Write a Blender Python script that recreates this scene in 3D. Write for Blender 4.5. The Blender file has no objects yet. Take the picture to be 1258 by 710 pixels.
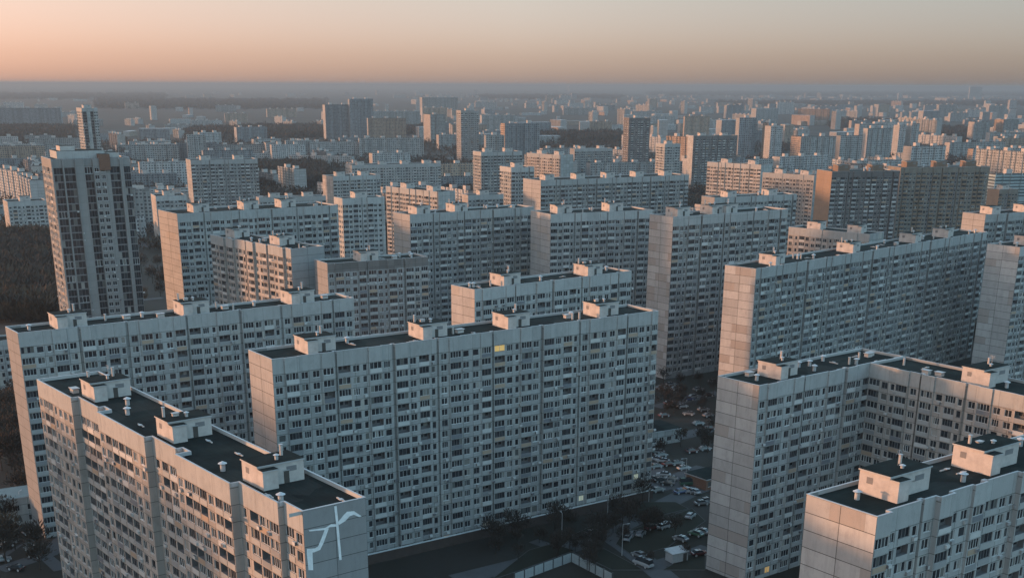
import bpy, math, random
from mathutils import Vector, Matrix
R = math.radians
rng = random.Random(11)
SC = bpy.context.scene
COL = SC.collection

# ------------------------------------------------------------------ camera
CAM_H = 112.0
FPX = 1515.0
PITCH = math.atan(568.5 / 1515)
ROLL = R(0.23)
fwd = Vector((0, math.cos(PITCH), -math.sin(PITCH)))
up0 = Vector((0, math.sin(PITCH), math.cos(PITCH)))
rt0 = Vector((1, 0, 0))
rt = rt0 * math.cos(ROLL) + up0 * math.sin(ROLL)
up = up0 * math.cos(ROLL) - rt0 * math.sin(ROLL)
CXP, CYP = 629.0, 673.0


def at(x, y, z=0.0):
    """world point at height z seen at photo pixel (x, y)"""
    d = rt * (x - CXP) + up * (CYP - y) + fwd * FPX
    t = (z - CAM_H) / d.z
    return Vector((d.x * t, d.y * t, z))


def proj(p):
    q = Vector(p) - Vector((0, 0, CAM_H))
    f = q.dot(fwd)
    return CXP + FPX * q.dot(rt) / f, CYP - FPX * q.dot(up) / f


cam = bpy.data.cameras.new('camera')
camo = bpy.data.objects.new('camera', cam)
COL.objects.link(camo)
M = Matrix((rt, up, -fwd)).transposed().to_4x4()
M.translation = Vector((0, 0, CAM_H))
camo.matrix_world = M
cam.sensor_width = 36.0
cam.lens = FPX / 1258 * 36
cam.shift_y = (CYP - 355) / 1258
cam.shift_x = (629 - CXP) / 1258
cam.clip_start = 1.0
cam.clip_end = 90000
SC.camera = camo

# ------------------------------------------------------------------ render, world, sun
SUN_AZ = 177.0      # direction towards the sun, degrees from +X
SUN_EL = 4.0
SKY_BELT = [(0.0, (0.97, 0.90, 1.80)), (0.02, (0.92, 0.79, 1.42)), (0.06, (1.0, 0.77, 1.03)), (0.14, (1.6, 1.42, 1.45)), (0.3, (4.3, 3.7, 3.05))]
SKY_SIDE = [(0.0, (0.26, 0.20, 0.18)), (0.12, (0.36, 0.28, 0.25)), (0.275, (0.97, 0.82, 0.75)), (0.5, (0.84, 0.87, 0.86)), (0.725, (0.50, 0.58, 0.60)), (1.0, (0.50, 0.58, 0.60))]
SC.view_settings.view_transform = 'Standard'
SC.view_settings.look = 'None'
SC.view_settings.gamma = 1
SC.view_settings.exposure = 1.5
SC.cycles.use_denoising = True
SC.cycles.max_bounces = 5
SC.cycles.diffuse_bounces = 2
SC.cycles.glossy_bounces = 2
SC.cycles.transmission_bounces = 2
SC.cycles.transparent_max_bounces = 8
SC.cycles.volume_bounces = 0
SC.cycles.volume_step_rate = 4
SC.cycles.volume_max_steps = 64
SC.cycles.use_adaptive_sampling = True

W = bpy.data.worlds.new('World')
SC.world = W
W.use_nodes = True
nt = W.node_tree
bg = nt.nodes['Background']
sky = nt.nodes.new('ShaderNodeTexSky')
sky.sky_type = 'NISHITA'
sky.sun_disc = False
sky.sun_elevation = R(SUN_EL + 2)
sky.sun_rotation = R(90 - SUN_AZ)
sky.altitude = 100
sky.air_density = 1.0
sky.dust_density = 1.0
sky.ozone_density = 2.0
# the pink and peach belt of the evening sky: tints that depend on the height above the horizon and on the side of the sun
geo = nt.nodes.new('ShaderNodeTexCoord')
sep = nt.nodes.new('ShaderNodeSeparateXYZ')
nt.links.new(geo.outputs['Generated'], sep.inputs[0])


def world_ramp(sock, stops):
    r_ = nt.nodes.new('ShaderNodeValToRGB')
    el = r_.color_ramp.elements
    el[0].position, el[0].color = stops[0][0], (*stops[0][1], 1)
    el[1].position, el[1].color = stops[-1][0], (*stops[-1][1], 1)
    for p_, c_ in stops[1:-1]:
        q_ = el.new(p_)
        q_.color = (*c_, 1)
    nt.links.new(sock, r_.inputs[0])
    return r_.outputs[0]


def world_mul(a_, b_):
    m_ = nt.nodes.new('ShaderNodeMix')
    m_.data_type = 'RGBA'
    m_.blend_type = 'MULTIPLY'
    m_.inputs[0].default_value = 1.0
    nt.links.new(a_, m_.inputs[6])
    nt.links.new(b_, m_.inputs[7])
    return m_.outputs[2]


belt = world_ramp(sep.outputs['Z'], SKY_BELT)
mp = nt.nodes.new('ShaderNodeMapRange')
mp.inputs[1].default_value, mp.inputs[2].default_value = -1.0, 1.0
nt.links.new(sep.outputs['X'], mp.inputs[0])
side = world_ramp(mp.outputs[0], SKY_SIDE)
nt.links.new(world_mul(world_mul(sky.outputs[0], belt), side), bg.inputs['Color'])
bg.inputs['Strength'].default_value = 0.15

sun = bpy.data.lights.new('sun', 'SUN')
sun.energy = 2.1
sun.angle = R(3.5)
sun.color = (1.0, 0.48, 0.24)
suno = bpy.data.objects.new('sun', sun)
COL.objects.link(suno)
sd = Vector((math.cos(R(SUN_AZ)) * math.cos(R(SUN_EL)), math.sin(R(SUN_AZ)) * math.cos(R(SUN_EL)), math.sin(R(SUN_EL))))
suno.rotation_euler = sd.to_track_quat('Z', 'Y').to_euler()


# ------------------------------------------------------------------ materials
class NT:
    def __init__(s, name):
        s.m = bpy.data.materials.new(name)
        s.m.use_nodes = True
        s.t = s.m.node_tree
        s.b = s.t.nodes['Principled BSDF']
        s.b.inputs['Specular IOR Level'].default_value = 0.25

    def n(s, kind, **kw):
        x = s.t.nodes.new(kind)
        for k, v in kw.items():
            setattr(x, k, v)
        return x

    def put(s, sock, v):
        if hasattr(v, 'is_output') or hasattr(v, 'links'):
            s.t.links.new(v, sock)
        else:
            sock.default_value = v

    def math(s, op, a, b=0.0, c=None):
        x = s.n('ShaderNodeMath', operation=op)
        s.put(x.inputs[0], a)
        s.put(x.inputs[1], b)
        if c is not None:
            s.put(x.inputs[2], c)
        return x.outputs[0]

    def mix(s, f, a, b, mode='MIX'):
        x = s.n('ShaderNodeMix', data_type='RGBA', blend_type=mode)
        s.put(x.inputs[0], f)
        s.put(x.inputs[6], a)
        s.put(x.inputs[7], b)
        return x.outputs[2]

    def noise(s, scale, vec=None, detail=3, rough=0.55):
        x = s.n('ShaderNodeTexNoise')
        x.inputs['Scale'].default_value = scale
        x.inputs['Detail'].default_value = detail
        x.inputs['Roughness'].default_value = rough
        if vec is not None:
            s.t.links.new(vec, x.inputs['Vector'])
        return x.outputs[0]

    def ramp(s, f, stops):
        x = s.n('ShaderNodeValToRGB')
        el = x.color_ramp.elements
        el[0].position, el[0].color = stops[0][0], (*stops[0][1], 1)
        el[1].position, el[1].color = stops[-1][0], (*stops[-1][1], 1)
        for p, c in stops[1:-1]:
            q = el.new(p)
            q.color = (*c, 1)
        s.put(x.inputs[0], f)
        return x.outputs[0]

    def uv(s):
        x = s.n('ShaderNodeUVMap')
        sp = s.n('ShaderNodeSeparateXYZ')
        s.t.links.new(x.outputs[0], sp.inputs[0])
        return x.outputs[0], sp.outputs[0], sp.outputs[1]

    def comb(s, a, b, c=0.0):
        x = s.n('ShaderNodeCombineXYZ')
        s.put(x.inputs[0], a)
        s.put(x.inputs[1], b)
        s.put(x.inputs[2], c)
        return x.outputs[0]

    def white(s, v):
        x = s.n('ShaderNodeTexWhiteNoise', noise_dimensions='3D')
        s.t.links.new(v, x.inputs[0])
        return x.outputs[0]

    def orand(s):
        return s.n('ShaderNodeObjectInfo').outputs['Random']

    def set(s, col=None, rough=0.8, metal=0.0, spec=None):
        if col is not None:
            s.put(s.b.inputs['Base Color'], col)
        s.put(s.b.inputs['Roughness'], rough)
        s.b.inputs['Metallic'].default_value = metal
        if spec is not None:
            s.b.inputs['Specular IOR Level'].default_value = spec
        return s.m


def plain(name, c, rough=0.8, var=0.25, scale=1.2, metal=0.0, spec=None):
    s = NT(name)
    tc = s.n('ShaderNodeTexCoord').outputs['Object']
    f = s.noise(scale, tc, 4)
    a = tuple(x * (1 - var) for x in c) + (1,)
    b = tuple(min(1, x * (1 + var)) for x in c) + (1,)
    return s.set(s.mix(f, a, b), rough, metal, spec)


def panel_mat(name, base, pw=3.0, ph=2.8, seam=0.05, seamc=0.45, tint=0.10, alt=None, altp=0.0, streak=0.3, joint=None):
    """precast concrete panels: seams, panel to panel shade changes, rain streaks and grime; uv in metres"""
    s = NT(name)
    uv, u, v = s.uv()
    pu, pv = s.math('DIVIDE', u, pw), s.math('DIVIDE', v, ph)
    fu, fv = s.math('FRACT', pu), s.math('FRACT', pv)
    su = s.math('LESS_THAN', s.math('ABSOLUTE', s.math('SUBTRACT', fu, 0.5)), 0.5 - seam / pw)
    sv = s.math('LESS_THAN', s.math('ABSOLUTE', s.math('SUBTRACT', fv, 0.5)), 0.5 - seam / ph)
    inside = s.math('MULTIPLY', su, sv)
    rnd = s.orand()
    cell = s.comb(s.math('FLOOR', pu), s.math('FLOOR', pv), s.math('MULTIPLY', rnd, 91.0))
    w = s.white(cell)
    col = s.mix(w, tuple(x * (1 - tint) for x in base) + (1,), tuple(x * (1 + tint) for x in base) + (1,))
    if alt:
        w2 = s.white(s.comb(s.math('FLOOR', s.math('ADD', pu, 7.3)), s.math('FLOOR', pv), s.math('MULTIPLY', rnd, 37.0)))
        col = s.mix(s.math('LESS_THAN', w2, altp), col, (*alt, 1))
    st = s.noise(1.0, s.comb(s.math('MULTIPLY', u, 1.3), s.math('MULTIPLY', v, 0.07), rnd), 4)
    st = s.math('MULTIPLY', s.math('SUBTRACT', st, 0.45), 2.2)
    st = s.math('MAXIMUM', s.math('MINIMUM', st, 1.0), 0.0)
    col = s.mix(s.math('MULTIPLY', st, streak), col, tuple(x * 0.62 for x in base) + (1,))
    g = s.noise(0.35, s.comb(u, v, rnd), 5)
    col = s.mix(g, col, s.mix(0.35, col, (0.16, 0.15, 0.14, 1)))
    g2 = s.math('MAXIMUM', s.math('MULTIPLY', s.math('SUBTRACT', s.noise(0.55, s.comb(s.math('MULTIPLY', u, 1.0), s.math('MULTIPLY', v, 0.6), s.math('ADD', rnd, 4.0)), 6, 0.7), 0.5), 3.0), 0.0)
    col = s.mix(s.math('MINIMUM', s.math('MULTIPLY', g2, streak * 1.3), 0.6), col, tuple(x * 0.5 for x in base) + (1,))
    col = s.mix(s.math('SUBTRACT', 1.0, inside), col, s.mix(1.0, col, (*(joint or (seamc,) * 3), 1), 'MULTIPLY' if not joint else 'MIX'))
    orv = s.math('MULTIPLY_ADD', rnd, 0.22, 0.89)
    col = s.mix(1.0, col, s.comb(orv, orv, orv), 'MULTIPLY')
    return s.set(col, 0.88)


def lod_mat(name, wall, glass=(0.03, 0.035, 0.045), cw=3.1, ph=2.8, ww=0.56, wh=0.52, stripe=0.35, tint=0.15):
    """far facade: panel wall with window cells and darker loggia columns; uv in metres"""
    s = NT(name)
    uv, u, v = s.uv()
    pu, pv = s.math('DIVIDE', u, cw), s.math('DIVIDE', v, ph)
    fu, fv = s.math('FRACT', pu), s.math('FRACT', pv)
    wu = s.math('LESS_THAN', s.math('ABSOLUTE', s.math('SUBTRACT', fu, 0.5)), ww / 2)
    wv = s.math('LESS_THAN', s.math('ABSOLUTE', s.math('SUBTRACT', fv, 0.55)), wh / 2)
    rnd = s.orand()
    colr = s.white(s.comb(s.math('FLOOR', pu), 3.0, s.math('MULTIPLY', rnd, 53.0)))
    cellr = s.white(s.comb(s.math('FLOOR', pu), s.math('FLOOR', pv), s.math('MULTIPLY', rnd, 53.0)))
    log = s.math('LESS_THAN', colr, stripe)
    mask = s.math('MULTIPLY', wu, wv)
    ok = s.math('GREATER_THAN', cellr, 0.10)
    mask = s.math('MULTIPLY', mask, ok)
    base = s.mix(cellr, tuple(x * (1 - tint) for x in wall) + (1,), tuple(x * (1 + tint) for x in wall) + (1,))
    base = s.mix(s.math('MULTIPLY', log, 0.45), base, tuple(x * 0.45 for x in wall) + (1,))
    g = s.mix(s.math('MULTIPLY', cellr, 0.35), (*glass, 1), (0.25, 0.25, 0.25, 1))
    col = s.mix(mask, base, g)
    orv = s.math('MULTIPLY_ADD', rnd, 0.3, 0.85)
    col = s.mix(1.0, col, s.comb(orv, orv, orv), 'MULTIPLY')
    return s.set(col, s.math('MULTIPLY_ADD', mask, -0.6, 0.85))


def glass_mat():
    s = NT('window_glass')
    isl = s.n('ShaderNodeNewGeometry').outputs['Random Per Island']
    r = s.math('FRACT', s.math('ADD', s.math('MULTIPLY', isl, 7.13), s.math('MULTIPLY', s.orand(), 31.7)))
    col = s.ramp(r, [(0.0, (0.013, 0.016, 0.020)), (0.66, (0.026, 0.030, 0.036)), (0.84, (0.05, 0.055, 0.06)), (0.95, (0.13, 0.13, 0.12)), (1.0, (0.30, 0.29, 0.27))])
    m = s.set(col, 0.12, 0.0, 0.5)
    return m


def emit(name, c, st):
    s = NT(name)
    s.b.inputs['Emission Color'].default_value = (*c, 1)
    s.b.inputs['Emission Strength'].default_value = st
    return s.set((*c, 1), 0.5)


def island_mat(name, cols, rough=0.8):
    """a colour picked per mesh island and object (balcony fronts)"""
    s = NT(name)
    isl = s.n('ShaderNodeNewGeometry').outputs['Random Per Island']
    r = s.math('FRACT', s.math('ADD', s.math('MULTIPLY', isl, 5.7), s.math('MULTIPLY', s.orand(), 17.3)))
    x = s.n('ShaderNodeValToRGB')
    x.color_ramp.interpolation = 'CONSTANT'
    el = x.color_ramp.elements
    el[0].position, el[0].color = 0, (*cols[0][1], 1)
    el[1].position, el[1].color = cols[-1][0], (*cols[-1][1], 1)
    for p, c in cols[1:-1]:
        q = el.new(p)
        q.color = (*c, 1)
    s.t.links.new(r, x.inputs[0])
    tc = s.n('ShaderNodeTexCoord').outputs['Object']
    f = s.noise(0.9, tc, 4)
    col = s.mix(s.math('MULTIPLY', f, 0.35), x.outputs[0], (0.12, 0.11, 0.10, 1))
    return s.set(col, rough)


MAT = {}
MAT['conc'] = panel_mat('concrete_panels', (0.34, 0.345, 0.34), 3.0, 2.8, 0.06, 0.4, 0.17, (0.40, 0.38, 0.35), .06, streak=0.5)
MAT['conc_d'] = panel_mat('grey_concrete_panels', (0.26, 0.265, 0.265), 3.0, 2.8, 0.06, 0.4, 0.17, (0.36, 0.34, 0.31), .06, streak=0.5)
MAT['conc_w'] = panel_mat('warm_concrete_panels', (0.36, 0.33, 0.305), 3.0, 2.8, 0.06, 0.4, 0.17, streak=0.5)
MAT['tech'] = panel_mat('attic_concrete_panels', (0.36, 0.365, 0.36), 6.0, 9.0, 0.04, 0.6, 0.07, streak=0.5)
MAT['end'] = panel_mat('blank_end_panels', (0.35, 0.345, 0.34), 6.5, 2.8, 0.06, 0.22, 0.09, (0.36, 0.335, 0.31), 0.08, streak=.5)
MAT['end_p'] = panel_mat('mixed_tone_end_panels', (0.40, 0.395, 0.39), 6.5, 2.8, 0.06, 0.22, 0.15, (0.33, 0.30, 0.28), 0.22, streak=.5)
MAT['end_g'] = panel_mat('grey_end_panels', (0.24, 0.245, 0.25), 6.5, 2.8, 0.055, 0.32, 0.05)
MAT['end_o'] = panel_mat('ochre_end_panels', (0.27, 0.19, 0.135), 6.5, 2.8, 0.03, 0.6, 0.05)
MAT['dark'] = panel_mat('dark_brown_facade', (0.13, 0.12, 0.12), 3.0, 2.8, 0.05, 0.6, 0.10)
MAT['cream'] = panel_mat('cream_facade', (0.18, 0.155, 0.13), 3.0, 2.8, 0.05, 0.6, 0.10)
MAT['white'] = panel_mat('white_facade', (0.26, 0.255, 0.25), 3.0, 2.8, 0.04, 0.7, 0.05, streak=0.2)
MAT['ochrew'] = panel_mat('ochre_loggia_panels', (0.19, 0.125, 0.08), 3.0, 2.8, 0.05, 0.5, 0.2)
MAT['brown'] = panel_mat('brownish_attic', (0.125, 0.118, 0.115), 3.0, 2.8, 0.05, 0.6, 0.2)
MAT['brick'] = panel_mat('brown_brick', (0.17, 0.085, 0.055), 0.5, 0.15, 0.01, 0.8, 0.15)
MAT['roof'] = NT('bitumen_roof')
s_ = MAT['roof']
tc_ = s_.n('ShaderNodeTexCoord').outputs['Object']
f1, f2 = s_.noise(0.16, tc_, 5), s_.noise(1.7, tc_, 5)
c_ = s_.ramp(f1, [(0.3, (0.006, 0.009, 0.010)), (0.5, (0.010, 0.018, 0.018)), (0.62, (0.014, 0.024, 0.023)), (0.75, (0.028, 0.032, 0.031))])
c_ = s_.mix(s_.math('MULTIPLY', f2, 0.6), c_, (0.010, 0.014, 0.015, 1))
bk = s_.n('ShaderNodeTexBrick')
s_.t.links.new(tc_, bk.inputs['Vector'])
bk.inputs['Scale'].default_value = 1.0
bk.inputs['Brick Width'].default_value = 9.0
bk.inputs['Row Height'].default_value = 1.0
bk.inputs['Mortar Size'].default_value = 0.03
bk.inputs['Color1'].default_value = (1, 1, 1, 1)
bk.inputs['Color2'].default_value = (0.8, 0.8, 0.8, 1)
bk.inputs['Mortar'].default_value = (0.55, 0.55, 0.55, 1)
vo = s_.n('ShaderNodeTexVoronoi')
vo.distance = 'CHEBYCHEV'
vo.inputs['Scale'].default_value = 0.13
s_.t.links.new(tc_, vo.inputs['Vector'])
pt = s_.math('GREATER_THAN', s_.white(vo.outputs['Color']), 0.8)
c_ = s_.mix(s_.math('MULTIPLY', pt, .5), c_, (0.030, 0.033, 0.032, 1))
MAT['roof'] = s_.set(s_.mix(1.0, c_, bk.outputs[0], 'MULTIPLY'), s_.math('MULTIPLY_ADD', f1, -0.3, 1.1), spec=0.06)
MAT['cap'] = plain('zinc_parapet_cap', (0.33, 0.34, 0.35), 0.55, 0.25, 0.8)
MAT['hut'] = plain('rendered_concrete', (0.40, 0.37, 0.35), 0.85, 0.38, 0.7)
MAT['glass'] = glass_mat()
MAT['frame'] = plain('window_frame_paint', (0.46, 0.47, 0.47), 0.6, 0.15, 0.5)
MAT['framew'] = plain('new_white_frame', (0.72, 0.73, 0.73), 0.5, 0.05, 0.5)
MAT['framed'] = plain('dark_loggia_frame', (0.16, 0.16, 0.165), 0.6, 0.3, 0.3)
MAT['balc'] = island_mat('balcony_front', [(0, (0.34, 0.345, 0.34)), (0.45, (0.28, 0.285, 0.29)), (0.62, (0.50, 0.50, 0.49)), (0.78, (0.22, 0.23, 0.24)), (0.88, (0.36, 0.27, 0.20)), (0.95, (0.16, 0.17, 0.19))])
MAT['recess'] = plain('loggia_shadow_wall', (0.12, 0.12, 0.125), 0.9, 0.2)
MAT['metal'] = plain('galvanised_metal', (0.42, 0.43, 0.44), 0.45, 0.25, 2.0, 0.3)
MAT['lit'] = emit('lit_window_warm', (1.0, 0.55, 0.18), 0.07)
MAT['litw'] = emit('lit_window_pale', (0.95, 0.85, 0.6), 0.04)
MAT['unit'] = island_mat('outdoor_unit', [(0, (0.5, 0.5, 0.49)), (0.5, (0.30, 0.30, 0.30)), (0.8, (0.12, 0.12, 0.13))])
MAT['door'] = plain('dark_door', (0.06, 0.055, 0.05), 0.6)
MAT['plinth'] = plain('plinth_render', (0.06, 0.045, 0.040), 0.9, 0.35, 0.5)
MAT['paint'] = plain('white_mural_paint', (0.64, 0.66, 0.67), 0.85, 0.3, 1.1)
MAT['lod'] = lod_mat('far_grey_facade', (0.27, 0.275, 0.27))
MAT['lodp'] = lod_mat('far_pale_facade', (0.36, 0.36, 0.355), stripe=0.25)
MAT['lodd'] = lod_mat('far_dark_facade', (0.19, 0.20, 0.21), stripe=0.45)
MAT['lodb'] = lod_mat('far_brown_facade', (0.30, 0.23, 0.18), stripe=0.3)
MAT['lodt'] = lod_mat('far_teal_band_facade', (0.24, 0.30, 0.31), glass=(0.03, 0.05, 0.06), cw=60, ww=0.98, wh=0.5, stripe=0.0)


# ------------------------------------------------------------------ mesh builder
class MB:
    def __init__(s):
        s.v, s.f, s.m, s.uv, s.mats = [], [], [], [], []

    def mi(s, key):
        if key not in s.mats:
            s.mats.append(key)
        return s.mats.index(key)

    def quad(s, a, b, c, d, mat, uv=None):
        i = len(s.v)
        s.v += [a, b, c, d]
        s.f.append((i, i + 1, i + 2, i + 3))
        s.m.append(s.mi(mat))
        s.uv += uv or [(0, 0), (1, 0), (1, 1), (0, 1)]

    def poly(s, pts, mat, uv=None):
        i = len(s.v)
        s.v += pts
        s.f.append(tuple(range(i, i + len(pts))))
        s.m.append(s.mi(mat))
        s.uv += uv or [(p[0], p[1]) for p in pts]

    def box(s, x0, x1, y0, y1, z0, z1, mat, top=None, bottom=False):
        P = lambda x, y, z: (x, y, z)
        L, D, H = x1 - x0, y1 - y0, z1 - z0
        i = len(s.v)
        s.v += [(x0, y0, z0), (x1, y0, z0), (x1, y1, z0), (x0, y1, z0), (x0, y0, z1), (x1, y0, z1), (x1, y1, z1), (x0, y1, z1)]
        fs = [(0, 1, 5, 4), (1, 2, 6, 5), (2, 3, 7, 6), (3, 0, 4, 7), (4, 5, 6, 7)]
        us = [L, D, L, D, L]
        for k, f in enumerate(fs):
            s.f.append(tuple(i + q for q in f))
            s.m.append(s.mi(top if (k == 4 and top) else mat))
            if k < 4:
                s.uv += [(0, z0), (us[k], z0), (us[k], z1), (0, z1)]
            else:
                s.uv += [(x0, y0), (x1, y0), (x1, y1), (x0, y1)]
        if bottom:
            s.f.append((i + 3, i + 2, i + 1, i))
            s.m.append(s.mi(mat))
            s.uv += [(0, 0)] * 4

    def cyl(s, cx, cy, z0, z1, r0, r1, n, mat, cap=True):
        i = len(s.v)
        for k in range(n):
            a = 2 * math.pi * k / n
            s.v.append((cx + r0 * math.cos(a), cy + r0 * math.sin(a), z0))
        for k in range(n):
            a = 2 * math.pi * k / n
            s.v.append((cx + r1 * math.cos(a), cy + r1 * math.sin(a), z1))
        for k in range(n):
            j = (k + 1) % n
            s.f.append((i + k, i + j, i + n + j, i + n + k))
            s.m.append(s.mi(mat))
            s.uv += [(k, z0), (k + 1, z0), (k + 1, z1), (k, z1)]
        if cap and r1 > 0.001:
            s.f.append(tuple(i + n + k for k in range(n)))
            s.m.append(s.mi(mat))
            s.uv += [(0, 0)] * n

    def mesh(s, name):
        me = bpy.data.meshes.new(name)
        me.from_pydata(s.v, [], s.f)
        for k in s.mats:
            me.materials.append(MAT[k])
        me.polygons.foreach_set('material_index', s.m)
        ul = me.uv_layers.new(name='UVMap')
        flat = [c for p in s.uv for c in p]
        ul.data.foreach_set('uv', flat)
        me.update()
        return me

    def build(s, name, parent=None, loc=None, kind=None, label=None):
        if not s.f:
            return None
        return obj(name, s.mesh(name), parent, loc, kind, label)


def obj(name, me, parent=None, loc=None, kind=None, label=None):
    o = bpy.data.objects.new(name, me)
    COL.objects.link(o)
    if parent:
        o.parent = parent
    if loc is not None:
        o.location = loc
    if kind:
        o['kind'] = kind
    if label:
        o['label'] = label
    return o


def empty(name, loc, rz, label, cat, group=None):
    o = bpy.data.objects.new(name, None)
    COL.objects.link(o)
    o.empty_display_size = 1
    o.location = loc
    o.rotation_euler = (0, 0, rz)
    o['label'] = label
    o['category'] = cat
    if group:
        o['group'] = group
    return o


# ------------------------------------------------------------------ window prototypes (facade frame: x along, y into the wall, z up; origin at the opening's middle, on the wall plane)
def win_geo(kind, w, h, dep=0.16, fr='frame'):
    mb = MB()
    x0, x1, z0, z1 = -w / 2, w / 2, -h / 2, h / 2
    if kind == 'open':                              # an unglazed loggia: deep, with its inner window and a half-height front
        d = 1.05
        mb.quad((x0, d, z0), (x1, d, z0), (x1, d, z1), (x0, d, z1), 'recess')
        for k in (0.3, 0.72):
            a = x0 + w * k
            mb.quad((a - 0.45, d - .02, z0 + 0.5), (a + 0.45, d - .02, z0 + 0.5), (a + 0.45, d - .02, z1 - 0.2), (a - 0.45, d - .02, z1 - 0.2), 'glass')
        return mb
    n = {'one': 1, 'two': 2, 'three': 3, 'four': 4, 'wide': 3, 'full': 3}[kind]
    f = 0.075
    cw = (w - f) / n
    for k in range(n):
        a, b = x0 + f + k * cw, x0 + (k + 1) * cw
        mb.quad((a, dep, z0 + f), (b, dep, z0 + f), (b, dep, z1 - f), (a, dep, z1 - f), 'glass')
    y0, y1 = dep - 0.06, dep + 0.02
    for k in range(n + 1):
        c = x0 + f / 2 + k * cw
        mb.box(c - f / 2, c + f / 2, y0, y1, z0, z1, fr)
    mb.quad((x0, y0 + .01, z0), (x1, y0 + .01, z0), (x1, y0 + .01, z0 + f), (x0, y0 + .01, z0 + f), fr)
    mb.quad((x0, y0 + .01, z1 - f), (x1, y0 + .01, z1 - f), (x1, y0 + .01, z1), (x0, y0 + .01, z1), fr)
    if kind in ('two', 'one'):
        # sill
        mb.box(x0 - 0.06, x1 + 0.06, -0.07, dep, z0 - 0.06, z0 - 0.002, fr)
    return mb


WSPEC = {   # type: (column width, opening width, sill above floor, opening height, depth)
    'w1': (1.9, 1.1, 0.8, 1.6, 'one'),
    'w2': (2.9, 1.75, 0.8, 1.6, 'two'),
    'w3': (3.1, 2.2, 0.8, 1.6, 'three'),
    'l3': (3.3, 2.8, 1.0, 1.6, 'three'),
    'l4': (3.6, 3.2, 1.0, 1.6, 'four'),
    'g': (3.2, 3.0, 0.2, 2.5, 'full'),
}
_wm = {}


def win_mesh(kind, w, h, fr):
    k = (kind, round(w, 2), round(h, 2), fr)
    if k not in _wm:
        _wm[k] = (win_geo(kind, w, h, 0.16, fr), None)
    mb, me = _wm[k]
    if me is None:
        me = mb.mesh('window')
        _wm[k] = (mb, me)
    return _wm[k]


# layouts: sections of (type, proud offset in metres)
def layout_slab(L, r, relief=0.35):
    out, x = [], 0.0
    sec = 0
    while x < L - 0.01:
        pats = [[('j', -.55, .7), ('l4', relief, 3.6), ('w2', 0, 2.9), ('l3', 0, 3.3), ('w1', 0, 1.9)],
                [('j', -.55, .7), ('w2', 0, 2.9), ('l4', relief, 3.6), ('w2', 0, 2.9), ('w2', 0, 2.9), ('l3', relief * .5, 3.3)],
                [('j', -.55, .7), ('l4', 0, 3.6), ('w2', 0, 2.7), ('w1', 0, 1.9), ('l4', relief, 3.6), ('w2', 0, 2.9)]]
        p = pats[(sec + r) % 3]
        sec += 1
        for t, o, w in p:
            if sec == 1 and t == 'j':
                continue
            if x + w > L:
                w = L - x
            if w <= 0.01:
                break
            out.append((t if w > 1.7 or t == 'j' else 'b', o, w))
            x += w
    return out


def layout_tower(L, r):
    out, x, k = [], 0.0, 0
    cyc = [('p', .35, .6), ('g', -.3, 3.6), ('p', .35, .5), ('g', -.3, 4.2), ('p', .35, .4), ('w1', 0, 1.6), ('w1', 0, 1.6), ('g', -1.0, 3.4), ('w2', .15, 2.4), ('w2', .15, 2.4), ('w1', 0, 1.6), ('g', -.3, 4.0), ('p', .35, .8)]
    while x < L - 0.01:
        t, o, w = cyc[(k + r) % len(cyc)]
        k += 1
        w = min(w, L - x)
        out.append((t if w > 1.7 or t in 'pj' else 'p', o, w))
        x += w
    return out


def layout_plain(L, r):
    n = max(1, int(L / 3.0))
    w = L / n
    return [(('w2', 'w2', 'l3', 'w1', 'w2', 'l4')[(k * 5 + r) % 6], (0.25 if (k // 3) % 2 else 0.0), w) for k in range(n)]


class Facade:
    """one face of a building. frame: origin O (2d), direction U along, outward normal N"""

    def __init__(s, O, U, N):
        s.O, s.U, s.N = O, U, N

    def p(s, a, out, z):
        return (s.O[0] + s.U[0] * a + s.N[0] * out, s.O[1] + s.U[1] * a + s.N[1] * out, z)


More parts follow.
